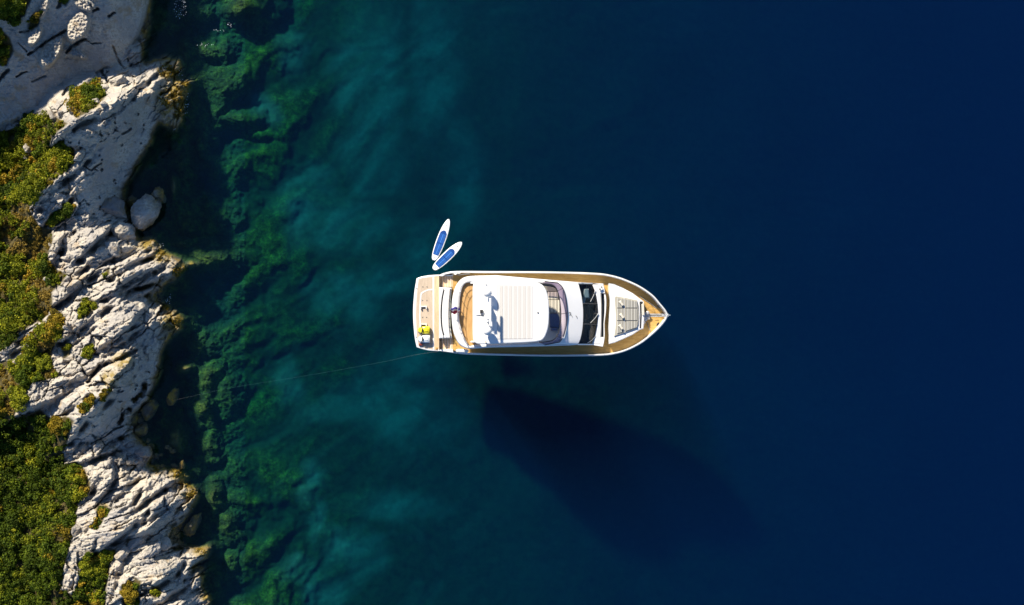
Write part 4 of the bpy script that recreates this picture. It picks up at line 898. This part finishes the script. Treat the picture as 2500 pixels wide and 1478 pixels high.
# mooring gear at the quarters
mb = MB(); revolve(mb, P(1112, 668, 2.1), [(.12, 0), (.08, .06), (.08, .14), (.12, .2)], 12); box(mb, P(1120, 667.3, 2.2), (.24, .1, .1)); box(mb, P(1106, 670, 2.16), (.12, .12, .14), m=1); box(mb, P(1118, 665.6, 2.16), (.12, .08, .08), m=1)
tube(mb, [P(1112, 670, 2.18), P(1122, 672, 2.17), P(1134, 670, 2.17), P(1147, 669, 2.17)], .045, 6, m=1); mb.build('mooring_winch', [M['offwhite'], M['grey']], Y)
mb = MB(); tube(mb, [P(1114, 856.5, 2.25), P(1117, 857, 2.3), P(1140, 857.5, 2.3), P(1143.5, 857.5, 2.26)], [.08, .15, .15, .07], 12); box(mb, P(1109.5, 858, 2.2), (.2, .12, .1), m=1); box(mb, P(1133.5, 854.5, 2.36), (.06, .16, .12), m=1); box(mb, P(1117, 861.5, 2.17), (.08, .1, .08), m=1); mb.build('gangway_roll', [M['gelcoat'], M['dark']], Y)
# deckhouse
HO = [(1150, 676), (1211, 674.5), (1270, 679.5), (1339, 685.5), (1400, 690.5), (1411, 692), (1418, 718), (1422, 745), (1423, 770), (1421, 800), (1417, 825), (1411, 842), (1390, 843), (1290, 846), (1200, 848), (1150, 850)]
mb = MB(); prism(mb, HO, DZ - .05, 3.55, .05)
for y in (690.8, 840): prism(mb, [(1410, y), (1447, y), (1447, y + 3), (1410, y + 3)], DZ, lambda x, yy: 3.6 - 1.12 * (x - 1410) / 37, 0)
hs = mb.build('deckhouse', M['gelcoat'], Y)
for sgn, pts in ((1, [(1190, 673.9), (1270, 679.0), (1339, 685.0), (1396, 689.7)]), (-1, [(1190, 848.8), (1290, 846.6), (1390, 843.5)])):
    mb = MB(); a = [P(x, y, 2.45) for x, y in pts]; b = [P(x, y, 3.2) for x, y in pts]; n = len(pts); mb.add(a + b, [(i, i + 1, n + i + 1, n + i) for i in range(n - 1)]); mb.build('side_window', M['dark'], hs)
OV = crom([(1102, 770), (1103.5, 735), (1109.5, 706), (1120, 687.5), (1135, 677), (1160, 673.8), (1211, 672.6)], 4) + [(1270, 678), (1339, 684), (1400, 689), (1412, 691.5)] + crom([(1412, 691.5), (1419, 718), (1423, 745), (1424, 770), (1422.5, 800), (1418, 825), (1412, 842)], 3)[1:] + [(1390, 844), (1290, 847), (1200, 849)] + crom([(1150, 852), (1137, 850.5), (1122, 842.5), (1112, 826), (1105, 803), (1102, 770)], 4)[:-1]
mb = MB(); prism(mb, OV, 3.32, 3.66, .05); fd = mb.build('flybridge_deck', M['gelcoat'], Y)
mb = MB(); strip(mb, [(1208, 671.9), (1270, 677.2), (1339, 683.2), (1400, 688.2), (1440, 691)], 3.3, [(1208, 673.5), (1270, 679), (1339, 685), (1400, 690), (1440, 692)], 3.3, 20, th=.08); mb.build('hand_rail', M['steel'], hs)
# flybridge coaming: outer and inner lines, matched half by half
upO = [(1102, 770), (1103.5, 735), (1109.5, 706), (1120, 688), (1135, 677.5), (1160, 675), (1211, 674), (1270, 679), (1325, 684.5), (1362, 690.5), (1374, 703), (1381, 725), (1385, 755), (1385.7, 768)]
loO = [(1102, 770), (1105, 803), (1112, 826), (1122, 842), (1137, 850), (1150, 851), (1200, 848), (1290, 845.5), (1330, 843.5), (1366, 836), (1376, 822), (1382, 800), (1385.2, 780), (1385.7, 768)]
upI = [(1121, 770), (1123, 732), (1128, 706), (1137, 692), (1155, 690), (1180, 690), (1220, 690), (1270, 690), (1320, 692), (1350, 697), (1361, 709), (1367, 732), (1370, 755), (1370.5, 768)]
loI = [(1121, 770), (1123, 790), (1128, 808), (1136, 829), (1146, 845), (1160, 842), (1200, 839.5), (1290, 837.5), (1328, 836), (1351, 831), (1363, 815), (1368, 796), (1370.3, 780), (1370.5, 768)]
def sm(pts): return crom(pts, 4)
lo = [sm(upO)[:-1] + sm(loO)[::-1][:-1], sm(upI)[:-1] + sm(loI)[::-1][:-1]]
n = len(lo[0]); CZ = 4.22
def lerp2(t): return [((1 - t) * a[0] + t * b[0], (1 - t) * a[1] + t * b[1]) for a, b in zip(*lo)]
L = [[P(*p, 3.64) for p in lo[0]], [P(*p, CZ - .10) for p in lerp2(.04)], [P(*p, CZ - .02) for p in lerp2(.12)], [P(*p, CZ) for p in lerp2(.3)], [P(*p, CZ) for p in lerp2(.88)], [P(*p, CZ - .05) for p in lo[1]], [P(*p, 3.66) for p in lo[1]]]
mb = MB(); vs = [v for l in L for v in l]; fs = []
for k in range(6): fs += [(k * n + i, (k + 1) * n + i, (k + 1) * n + (i + 1) % n, k * n + (i + 1) % n) for i in range(n)]
fs = [f[::-1] for f in fs]; mb.add(vs, fs); co = mb.build('coaming', M['gelcoat'], Y, True)
mb = MB(); sheet(mb, lo[1], 3.672); mb.build('cockpit_sole', M['offwhite'], fd)
mb = MB(); sheet(mb, [(1121.3, 770), (1123.3, 732), (1128.3, 706), (1137, 692.3), (1155, 690.3), (1210, 690.3), (1210, 839), (1165, 841), (1146.3, 844.5), (1136.3, 829), (1128.3, 808), (1123.3, 790)], 3.99); mb.build('teak_panel', M['teak_fly'], fd)
mb = MB(); ar = sm([(1148, 686), (1134, 690), (1124.5, 705), (1119.5, 732), (1117.5, 770), (1119.5, 792), (1124.5, 810), (1132.5, 830), (1143, 846)])
for h in (.28, .55): tube(mb, [P(*p, CZ + h) for p in ar], .02, 6)
for p in resample(ar, 8): tube(mb, [P(*p, CZ - .02), P(*p, CZ + .55)], .018, 6)
mb.build('aft_rail', M['steel'], co, True)
for y in (712.5, 812.5):
    mb = MB()
    x = np.interp(y, [712, 813], [1120.5, 1123]); box(mb, P(x + 2.5, y, CZ + .02), (.14, .06, .06)); mb.build('rail_bracket', M['gelcoat'], co)
# front slope of the coachroof and windscreens
WL = crom([(1412, 694), (1418.5, 718), (1422.5, 745), (1423.5, 770), (1422, 800), (1417.5, 825), (1412, 839)], 4); WR = crom([(1445, 695), (1452.5, 715), (1457.5, 742), (1459, 770), (1456.5, 795), (1451.5, 820), (1445, 839)], 4)
FO = [(1350, 689)] + sm([(1362, 690.5), (1374, 703), (1381, 725), (1385, 755), (1385.7, 768), (1385.2, 780), (1382, 800), (1376, 822), (1366, 836)]) + [(1350, 840)]
mb = MB(); strip(mb, FO, CZ - .06, [(1405, 691.5)] + WL + [(1405, 842)], 3.69, 40); cr = mb.build('coachroof', M['gelcoat'], Y, True)
mb = MB()
for pts_ in (([(1389, 764.5), (1391, 762.5), (1393.3, 764), (1392.5, 768), (1390, 770)], [(1393, 767), (1395, 770), (1397.5, 774.5)]), ([(1405.3, 771), (1408, 773), (1409, 777.5)],)):
    mb = MB()
    def zc(x, y): return 4.16 - (x - 1385.7) / 37.8 * .47 + .012
    for pts in pts_: tube(mb, [P(*p, zc(*p)) for p in pts], .022, 5)
    mb.build('emblem', M['grey'], cr)
FT = sm([(1322, 692.5), (1345, 695), (1356, 702), (1362, 714), (1366.5, 735), (1369, 765), (1367.5, 795), (1363, 814), (1353, 829), (1335, 834.5), (1316, 836)])
FB = [(1330, 687)] + FO[1:-1] + [(1330, 843)]
mb = MB(); strip(mb, FB, CZ + .01, FT, 4.85, 40); fw = mb.build('flybridge_windscreen', M['lilac_glass'], Y, True)
mb = MB(); tube(mb, [P(*p, 4.86) for p in FT], .036, 6); tube(mb, [P(*p, CZ + .02) for p in FB], .024, 6)
a_ = resample(FB, 41); b_ = resample(FT, 41)
for k in (9, 20, 31): tube(mb, [P(*a_[k], CZ + .02), P(*b_[k], 4.86)], .02, 5)
mb.build('windscreen_frame', M['dark'], fw, True)
mb = MB(); strip(mb, WL, 3.64, WR, 2.50, 30); mw = mb.build('main_windscreen', M['dark_glass'], Y, True)
mb = MB(); wa = resample(WL, 30); wb = resample(WR, 30)
def onw(x, y, up=.02):
    xl = np.interp(y, [p[1] for p in WL], [p[0] for p in WL]); xr = np.interp(y, [p[1] for p in WR], [p[0] for p in WR]); t = (x - xl) / (xr - xl); return P(x, y, 3.64 + (2.5 - 3.64) * t + up)
for y in (742, 792): tube(mb, [onw(np.interp(y, [p[1] for p in WL], [p[0] for p in WL]), y, 0), onw(np.interp(y, [p[1] for p in WR], [p[0] for p in WR]), y, 0)], .05, 6)
tube(mb, [P(*p, 3.65) for p in WL], .03, 6); tube(mb, [P(*p, 2.51) for p in WR], .03, 6); mb.build('windscreen_frame', M['dark'], mw, True)
for q in ([(1453, 712), (1449, 722), (1441.5, 737)], [(1459.5, 768), (1452, 778), (1441.5, 789)], [(1453.5, 822), (1444, 832), (1434, 838)]):
    mb = MB(); tube(mb, [onw(*p, .06) for p in q], .022, 5); box(mb, onw(*q[0], .05), (.12, .12, .08)); mb.build('wiper', M['steel'], mw)
mb = MB(); sheet(mb, [(1411, 694), (1447, 694), (1459, 770), (1447, 839), (1411, 839), (1423, 770)], 2.2); box(mb, P(1432, 765, 2.5), (.5, 1.2, .5)); box(mb, P(1440, 815, 2.35), (.3, .6, .3)); mb.build('dashboard', M['navy'], mw)
mb = MB(); box(mb, P(1431, 717, 2.75), (.40, .70, .5), .1); box(mb, P(1426.5, 731, 2.72), (.22, .7, .3), -.35); box(mb, P(1437, 727, 2.5), (.1, .12, .1)); mb.build('helm_seat', M['pale_cushion'], mw)
# hardtop with its sunroof
HT = crom([(1154, 740), (1154, 712), (1155, 697), (1159, 688), (1168, 684.5), (1190, 684), (1230, 684), (1300, 689), (1318, 692.5), (1328, 700), (1335, 713), (1339, 732), (1340.5, 755), (1340.5, 775), (1338.5, 798), (1333, 817), (1326, 828.5), (1316, 833.5), (1290, 836.5), (1220, 839.5), (1185, 840.8), (1168, 840.5), (1159, 836.5), (1155, 828), (1154, 812), (1154, 780)], 3, True)
HZ = 5.72
mb = MB(); prism(mb, HT, 5.50, HZ, .09); ht = mb.build('hardtop', M['gelcoat'], Y)
for x, y in ((1158, 692), (1158, 834), (1300, 694), (1300, 832)):
    mb = MB(); box(mb, P(x, y, 4.8), (.5, .09, 1.5)); mb.build('hardtop_post', M['gelcoat'], ht)
mb = MB(); sheet(mb, [(1214, 696.5), (1300.5, 697.5), (1300.5, 829), (1214, 830)], HZ + .004)
for k in range(15):
    x = 1216 + k * 5.6; prism(mb, [(x, 698.5), (x + 5.3, 698.5), (x + 5.3, 827.5), (x, 827.5)], HZ - .02, HZ + (.022 if k % 2 else .016), .01, 2 if k % 2 else 1)
mb.build('sunroof', [M['lightgrey'], M['slat_a'], M['slat_b']], ht)
for y, x in ((716, 1191), (808, 1191)):
    mb = MB(); pr = [(.12, 0), (.10, .18), (.16, .24), (.29, .36), (.31, .52)] + [(.31 * math.cos(a), .52 + .34 * math.sin(a)) for a in [math.pi / 2 * k / 7 for k in range(1, 7)]] + [(.02, .86)]
    revolve(mb, P(x, y, HZ - .02), [(r, h * 1.15) for r, h in pr], 22); mb.build('satellite_dome', M['gelcoat'], ht, True)
mb = MB(); box(mb, P(1193, 766, HZ + .3), (.45, 1.0, .62), taper=.15); box(mb, P(1196.5, 768, HZ + .78), (.22, .34, .4), taper=.2); box(mb, P(1197, 762, HZ + 1.13), (.15, 1.95, .14)); box(mb, P(1188, 778, HZ + .5), (.3, .5, .12))
box(mb, P(1199, 782, HZ + .45), (.16, .9, .1)); mast = mb.build('radar_mast', M['gelcoat'], ht)
mb = MB(); box(mb, P(1175.5, 761, HZ + .12), (.2, .24, .22)); mb.build('searchlight', M['dark'], ht)
mb = MB(); prism(mb, [(1162, 769.3), (1181, 769), (1181, 771.6)], HZ, HZ + .05, 0); mb.build('fin', M['grey'], ht)
mb = MB(); tube(mb, [P(1186, 775, HZ + .4), P(1188, 779, HZ + .45), P(1190, 777, HZ + .42), P(1191, 782, HZ + .5), P(1188, 785, HZ + .42), P(1190, 788, HZ + .45), P(1196, 796, HZ + .5)], .018, 5); mb.build('cable', M['grey'], mast)
mb = MB(); tube(mb, [P(1184.5, 691.5, HZ), P(1187, 695, HZ + .1)], .045, 6); tube(mb, [P(1187, 695, HZ + .1), P(1199, 711.5, HZ + .75)], .014, 5); mb.build('antenna', M['lightgrey'], ht)
mb = MB(); tube(mb, [P(1184.5, 833.5, HZ), P(1187, 838, HZ + .1)], .05, 6); mb.build('horn', M['cushion'], ht)
mb = MB(); revolve(mb, P(1313.5, 764, HZ - .01), [(.055, 0), (.055, .05), (.03, .07)], 10); mb.build('vent', M['dark'], ht)
# flybridge seats seen ahead of the hardtop
mb = MB(); prism(mb, [(1322, 695.5), (1346, 697.5), (1357, 706), (1359.5, 712), (1322, 712)], 3.67, 4.05, .03); mb.build('mat', M['rug'], fd)
for (ya, yb) in ((713.2, 731.8), (733, 764)):
    mb = MB()
    for k in range(7):
        x = 1337.5 + k * 4.1; xe = min(x + 3.8, np.interp((ya + yb) / 2, [712, 735, 765], [1360, 1365.5, 1368])); 
        if xe - x > 1: prism(mb, [(x, ya), (xe, ya), (xe, yb), (x, yb)], 3.67, 4.08, .025, k % 2)
    mb.build('sunbed', [M['pale_cushion'], M['cushion']], fd)
mb = MB(); prism(mb, [(1341, 766), (1362, 766), (1366, 775), (1366, 800), (1343, 800)], 3.67, 4.15, .04); box(mb, P(1352, 804, 3.98), (.45, .2, .6)); mb.build('helm_console', M['bluegrey'], fd)  # console coloured blue-grey to imitate grey-white in the hardtop's shade
mb = MB(); box(mb, P(1373, 825, CZ + .05), (.14, .12, .12)); mb.build('lamp', M['gelcoat'], co)
# forward lounge
PL = crom([(1473, 693), (1476.5, 710), (1480, 730), (1479.5, 760), (1476, 790), (1476.5, 815), (1475, 833), (1472, 847)], 3)
PR = crom([(1486, 692), (1486, 712), (1489.5, 735), (1488, 765), (1486, 800), (1487, 822), (1486, 840)], 3)
S1 = [(1466, 717), (1467.5, 745), (1467.5, 770), (1467, 800), (1466, 823)]; S2 = [(1474.5, 717), (1476.5, 738), (1476, 765), (1473.8, 792), (1474, 823)]
mb = MB(); prism(mb, WR + [(1466, 839), (1466, 823)] + S1[::-1] + [(1466, 695)], DZ, 2.46, .02)
prism(mb, [(1446, 691.5), (1473, 693)] + [p for p in PL if p[1] < 716] + [(1477, 716.5), (1466.2, 716.5), (1466, 695)], DZ, 2.44, .02); prism(mb, [(1466.2, 823.5), (1476, 823.5)] + [p for p in PL if p[1] > 824] + [(1447, 843), (1447, 839.2), (1466, 839.2)], DZ, 2.44, .02)
prism(mb, S2 + [(1476.3, 823)] + [p for p in PL if 717 < p[1] < 822][::-1] + [(1477.5, 717)], DZ, 2.36, .02); fl = mb.build('lounge_surround', M['gelcoat'], Y)
mb = MB(); prism(mb, S1 + S2[::-1], DZ, 2.12, .03); lc = mb.build('lounge_seat', M['navy'], fl)
mb = MB(); prism(mb, S1 + [(x + 2, y) for x, y in S1[::-1]], 2.1, 2.40, .03); mb.build('lounge_backrest', M['cushion'], fl)
mb = MB(); box(mb, P(1466.5, 704, 2.52), (.24, .34, .18), .5); box(mb, P(1468.5, 701, 2.56), (.1, .1, .18), .5, 1); box(mb, P(1464.5, 706, 2.56), (.1, .1, .18), .5, 1); mb.build('deck_box', [M['gelcoat'], M['grey']], fl)
# foredeck island, sun pad and bow gear
IS = PR[:-1] + [(1487, 840.5), (1500, 837.5)] + [(1520, 829), (1545, 817.5), (1562, 806), (1571, 803), (1573.5, 770), (1571.5, 736.5), (1562, 729.5), (1545, 716.5), (1520, 703), (1500, 694.5)]
mb = MB(); prism(mb, IS, DZ - .02, 2.34, .07); isl = mb.build('foredeck_trunk', M['gelcoat'], Y)
PD = [(1501, 727), (1503.5, 723.5), (1530, 728), (1555, 733.5), (1558.5, 745), (1560, 770), (1558.5, 793), (1554, 802.5), (1530, 811.5), (1504, 820), (1499.5, 822), (1503, 800), (1504, 775), (1502.5, 750)]
mb = MB(); prism(mb, PD, 2.3, 2.44, .03); pad = mb.build('sun_pad', M['cushion'], isl)
def ptop(x): return np.interp(x, [1503, 1530, 1555], [727.5, 731.5, 736.5])
def pbot(x): return np.interp(x, [1503, 1530, 1555], [816, 808, 799.5])
for (ya, yb) in ((None, 751.8), (754, 782.6), (785, None)):
    mb = MB(); k = 0; x = 1506.5
    while x < 1553:
        if not (1521.5 < x < 1523.5):
            a0 = ptop(x) if ya is None else ya; b0 = pbot(x + 3.6) if yb is None else yb
            prism(mb, [(x, a0), (x + 3.6, a0 + (.6 if ya is None else 0)), (x + 3.6, b0), (x, b0 + (.8 if yb is None else 0))], 2.40, 2.51, .02, k % 2)
        x += 4.15; k += 1
    mb.build('mattress', [M['pad_pale'], M['pad_grey']], pad)
mb = MB(); prism(mb, [(1523.2, 728.5), (1524.6, 728.8), (1524.6, 812), (1523.2, 812.5)], 2.42, 2.52, 0); mb.build('strap', M['offwhite'], pad)
for x, y in ((1517, 741.5), (1518.5, 772.5), (1516, 799.5)):
    mb = MB(); box(mb, P(x, y, 2.60), (.44, .20, .20), -.95, taper=.2); mb.build('headrest', M['pale_cushion'], pad)
mb = MB(); prism(mb, [(1561.5, 736.5), (1565.5, 736.5), (1567, 770), (1565.5, 802), (1561.5, 802), (1562.8, 770)], 2.3, 2.348, 0); prism(mb, [(1561.5, 736.5), (1569.5, 736.5), (1569.5, 743), (1561.5, 743)], 2.3, 2.354, 0); mb.build('locker_shadow', M['dark'], isl)  # dark strips painted for the shadow between sun pad and locker lid
mb = MB(); prism(mb, [(1566.5, 745), (1572, 738), (1573.3, 770), (1568.5, 770)], 2.3, 2.46, .02); mb.build('locker_lid', M['pale_cushion'], isl)
mb = MB(); box(mb, P(1577, 770, 1.76), (.5, .42, .24)); revolve(mb, P(1580, 764, 1.85), [(.13, 0), (.09, .06), (.09, .16), (.14, .22), (.08, .25)], 14); revolve(mb, P(1575, 780, 1.75), [(.14, 0), (.1, .06), (.1, .18), (.15, .24), (.05, .28)], 14); box(mb, P(1571.5, 786, 1.82), (.18, .26, .3), .3, 1); box(mb, P(1583.5, 777, 1.74), (.16, .2, .16), .2, 1); box(mb, P(1571, 791, 1.72), (.1, .24, .14), .2); mb.build('windlass', [M['steel'], M['offwhite']], Y, False)
mb = MB()
for k in range(26): box(mb, P(1583.5 + k * 1.45, 769.6 + .25 * (-1) ** k, DZ + .06), (.04 if k % 2 else .055, .05 if k % 2 else .03, .035), 0)
mb.build('anchor_chain', M['grey'], Y)
mb = MB(); box(mb, P(1601, 770, DZ + .022), (1.15, .24, .035)); mb.build('chain_plate', M['steel'], Y)
mb = MB(); box(mb, P(1624, 770, 2.45), (.5, .2, .10)); tube(mb, [P(1628, 770, 2.5), P(1636.5, 770, 2.35)], [.05, .035], 7); tube(mb, [P(1631, 766.5, 2.46), P(1631, 773.5, 2.46)], .04, 7); mb.build('bow_roller', M['steel'], Y)
for x, y, a in ((1607.5, 748.5, -.95), (1606, 792, .98)):
    mb = MB(); box(mb, P(x, y, capz(x) - .02), (.30, .09, .10), a); box(mb, P(x, y, capz(x) - .07), (.14, .14, .08), a); mb.build('cleat', M['dark'], Y)
mb = MB(); tube(mb, [P(x, y, DZ + .04) for x, y in crom([(1562, 724), (1575, 733), (1590, 743), (1603, 753)], 4)], .03, 6); mb.build('deck_line', M['pale_cushion'], Y)
mb = MB(); box(mb, P(1604, 780.5, DZ + .03), (.28, .08, .05)); mb.build('deck_fitting', M['teak'], Y)
mb = MB(); tube(mb, [P(1580, 787, DZ + .05), P(1583, 797, DZ + .05), P(1588, 810, DZ + .05)], .03, 6); mb.build('deck_line', M['grey'], Y)

# ensign on its staff: a thing of its own
F = empty('ensign_flag', P(1118.5, 759, CZ)); tag(F, 'red white and blue flag drooping from a staff over the yacht stern', 'flag')
mb = MB(); tube(mb, [P(1119.5, 758, CZ - .02), P(1106, 758, CZ + .95)], [.022, .016], 6); mb.build('flag_staff', M['steel'], F)
mb = MB(); nu, nv = 15, 10; vs = []
for i in range(nu):
    for j in range(nv):
        u, v = i / (nu - 1), j / (nv - 1); px = 1122 - 21 * u; z = CZ + .14 + .86 * u
        vs.append(P(px + 1.4 * math.sin(v * 5 + u * 4), 751 + 15 * v + 1.8 * math.sin(u * 9 + v * 2), z + .02 - .75 * abs(v - .3) * (0.7 + .3 * u)))
fs = []; ms = []
for i in range(nu - 1):
    for j in range(nv - 1): mb.add([], []); fs.append((i * nv + j, (i + 1) * nv + j, (i + 1) * nv + j + 1, i * nv + j + 1)); ms.append(0 if j < 3 else 1 if j < 5 else 2)
b0 = len(mb.v); mb.v += [tuple(v) for v in vs]; mb.f += [tuple(k + b0 for k in f) for f in fs]; mb.m += ms
mb.build('flag_cloth', [M['flag_blue'], M['flag_white'], M['flag_red']], F, True)

# two sea scooters standing on the swim platform
def scooter(px, py, mats, label):
    root = empty('sea_scooter', P(px, py, .51)); tag(root, label, 'sea scooter')
    X_ = [-15, -13, -9, -3, 4, 10, 14]; Wd = [2.0, 5.2, 7.6, 9.2, 9.8, 9.6, 9.0]; Hh = [.12, .22, .32, .40, .42, .40, .36]
    mb = MB(); rings = []; k = 16
    for x, w, h in zip(X_, Wd, Hh):
        rings.append([P(px + x, py + w * math.copysign(abs(math.cos(a)) ** .7, math.cos(a)), .52 + h * .5 + h * .5 * math.copysign(abs(math.sin(a)) ** .8, math.sin(a))) for a in [2 * math.pi * j / k for j in range(k)]])
    vs = [v for r in rings for v in r]; fs = [tuple(range(k))[::-1], tuple(range((len(rings) - 1) * k, len(rings) * k))]
    for i in range(len(rings) - 1): fs += [(i * k + j, i * k + (j + 1) % k, (i + 1) * k + (j + 1) % k, (i + 1) * k + j) for j in range(k)]
    mb.add(vs, fs); mb.build('body', M[mats[0]], root, True)
    mb = MB(); tube(mb, [P(px - 7, py - 8.5, .86), P(px - 5, py - 4, .98), P(px - 4.5, py, 1.0), P(px - 5, py + 4, .98), P(px - 7, py + 8.5, .86)], .035, 6); box(mb, P(px - 4, py + .5, .97), (.12, .12, .08)); mb.build('handlebar', M['dark'], root)
    mb = MB(); tube(mb, [P(px - 13, py + 4, .66), P(px - 9, py + 8.5, .70), P(px + 12, py + 9.5, .70)], .07, 6); mb.build('side_float', M[mats[1]], root, True)
    mb = MB(); box(mb, P(px + 5, py - .5, .945), (.30, .22, .05), taper=.2); mb.build('lid', M[mats[0]], root)
    return root
scooter(1035.5, 806.5, ('yellow', 'dark'), 'yellow sea scooter parked on the yacht swim platform')
scooter(1036, 828, ('whitepl', 'bluegrey'), 'white and blue-grey sea scooter next to the yellow one')

# two paddle boards afloat
def board(nose, tail, w, label):
    n_, t_ = np.array(nose, float), np.array(tail, float); ax = t_ - n_; Lg = np.linalg.norm(ax); ax /= Lg; pr = np.array((-ax[1], ax[0]))
    prof = [(0, .10), (.03, .34), (.08, .54), (.16, .74), (.28, .91), (.42, 1.0), (.58, 1.0), (.72, .94), (.84, .82), (.93, .64), (.975, .46), (1, .22)]
    hw = w / 2; o1 = [n_ + ax * Lg * t + pr * hw * q for t, q in prof]; o2 = [n_ + ax * Lg * t - pr * hw * q for t, q in prof][::-1]; out = crom([tuple(p) for p in o1], 3) + crom([tuple(p) for p in o2], 3)
    c = (n_ + t_) / 2; root = empty('paddle_board', P(c[0], c[1], 0)); tag(root, label, 'paddle board', 'paddle boards floating by the yacht stern')
    mb = MB(); prism(mb, out, -.06, .09, .045); mb.build('board', M['boardwhite'], root, False)
    def wd(t): return np.interp(t, [p[0] for p in prof], [p[1] for p in prof]) * hw
    def band(mb_, t0, t1, f0, f1, z, m): 
        ts = np.linspace(t0, t1, 9); a = [tuple(n_ + ax * Lg * t + pr * wd(t) * f0) for t in ts]; b = [tuple(n_ + ax * Lg * t + pr * wd(t) * f1) for t in ts]; strip(mb_, a, z, b, z, 9, m, th=.004)
    mb = MB(); ts = np.linspace(.34, .87, 9)
    a = [tuple(n_ + ax * Lg * t + pr * (wd(t) * .80)) for t in ts]; b = [tuple(n_ + ax * Lg * t - pr * (wd(t) * .80)) for t in ts]
    nt = [tuple(n_ + ax * Lg * .29 + pr * wd(.29) * .42), tuple(n_ + ax * Lg * .275), tuple(n_ + ax * Lg * .29 - pr * wd(.29) * .42)]
    prism(mb, a[::-1] + nt + b, .08, .098, .004, 0)
    for f0, f1 in ((-.14, .14), (-.40, -.30), (.30, .40), (-.62, -.55), (.55, .62)): 
        band(mb, .36, .57, f0, f1, .103, 1); band(mb, .60, .86, f0, f1, .103, 1)
    mb.build('deck_pad', [M['padblue'], M['padlight']], root)
    mb = MB(); q = n_ + ax * Lg * .93; revolve(mb, P(q[0], q[1], .088), [(.035, 0), (.035, .012), (.015, .02)], 8); mb.build('valve', M['grey'], root)
    mb = MB(); q = [n_ + ax * Lg * t for t in (.12, .15, .18)]; tube(mb, [P(q[0][0], q[0][1], .092), P(q[1][0], q[1][1], .115), P(q[2][0], q[2][1], .092)], .012, 5); mb.build('carry_handle', M['grey'], root)
board((1096, 535.5), (1058.5, 636), 22, 'paddle board lying steeper and farther from the yacht, pointed white nose')
board((1127.5, 592), (1058, 658), 23, 'paddle board lying slanted nearest the yacht, blunt white nose')

# stern line from the yacht to the rocks
mb = MB(); ln = crom([(1076, 858), (1018, 866), (945, 882), (815, 906), (690, 927), (560, 948), (450, 972), (425, 978)], 6)
def lz(x): return float(np.interp(x, [425, 445, 560, 900, 1018, 1076], [.35, .0, -1.3, -1.3, .0, 1.3]))
tube(mb, [P(x, y, lz(x)) for x, y in ln], .004, 5); o = mb.build('mooring_rope', M['seam']); tag(o, 'thin pale mooring rope running from the yacht stern to the rocks', 'rope')
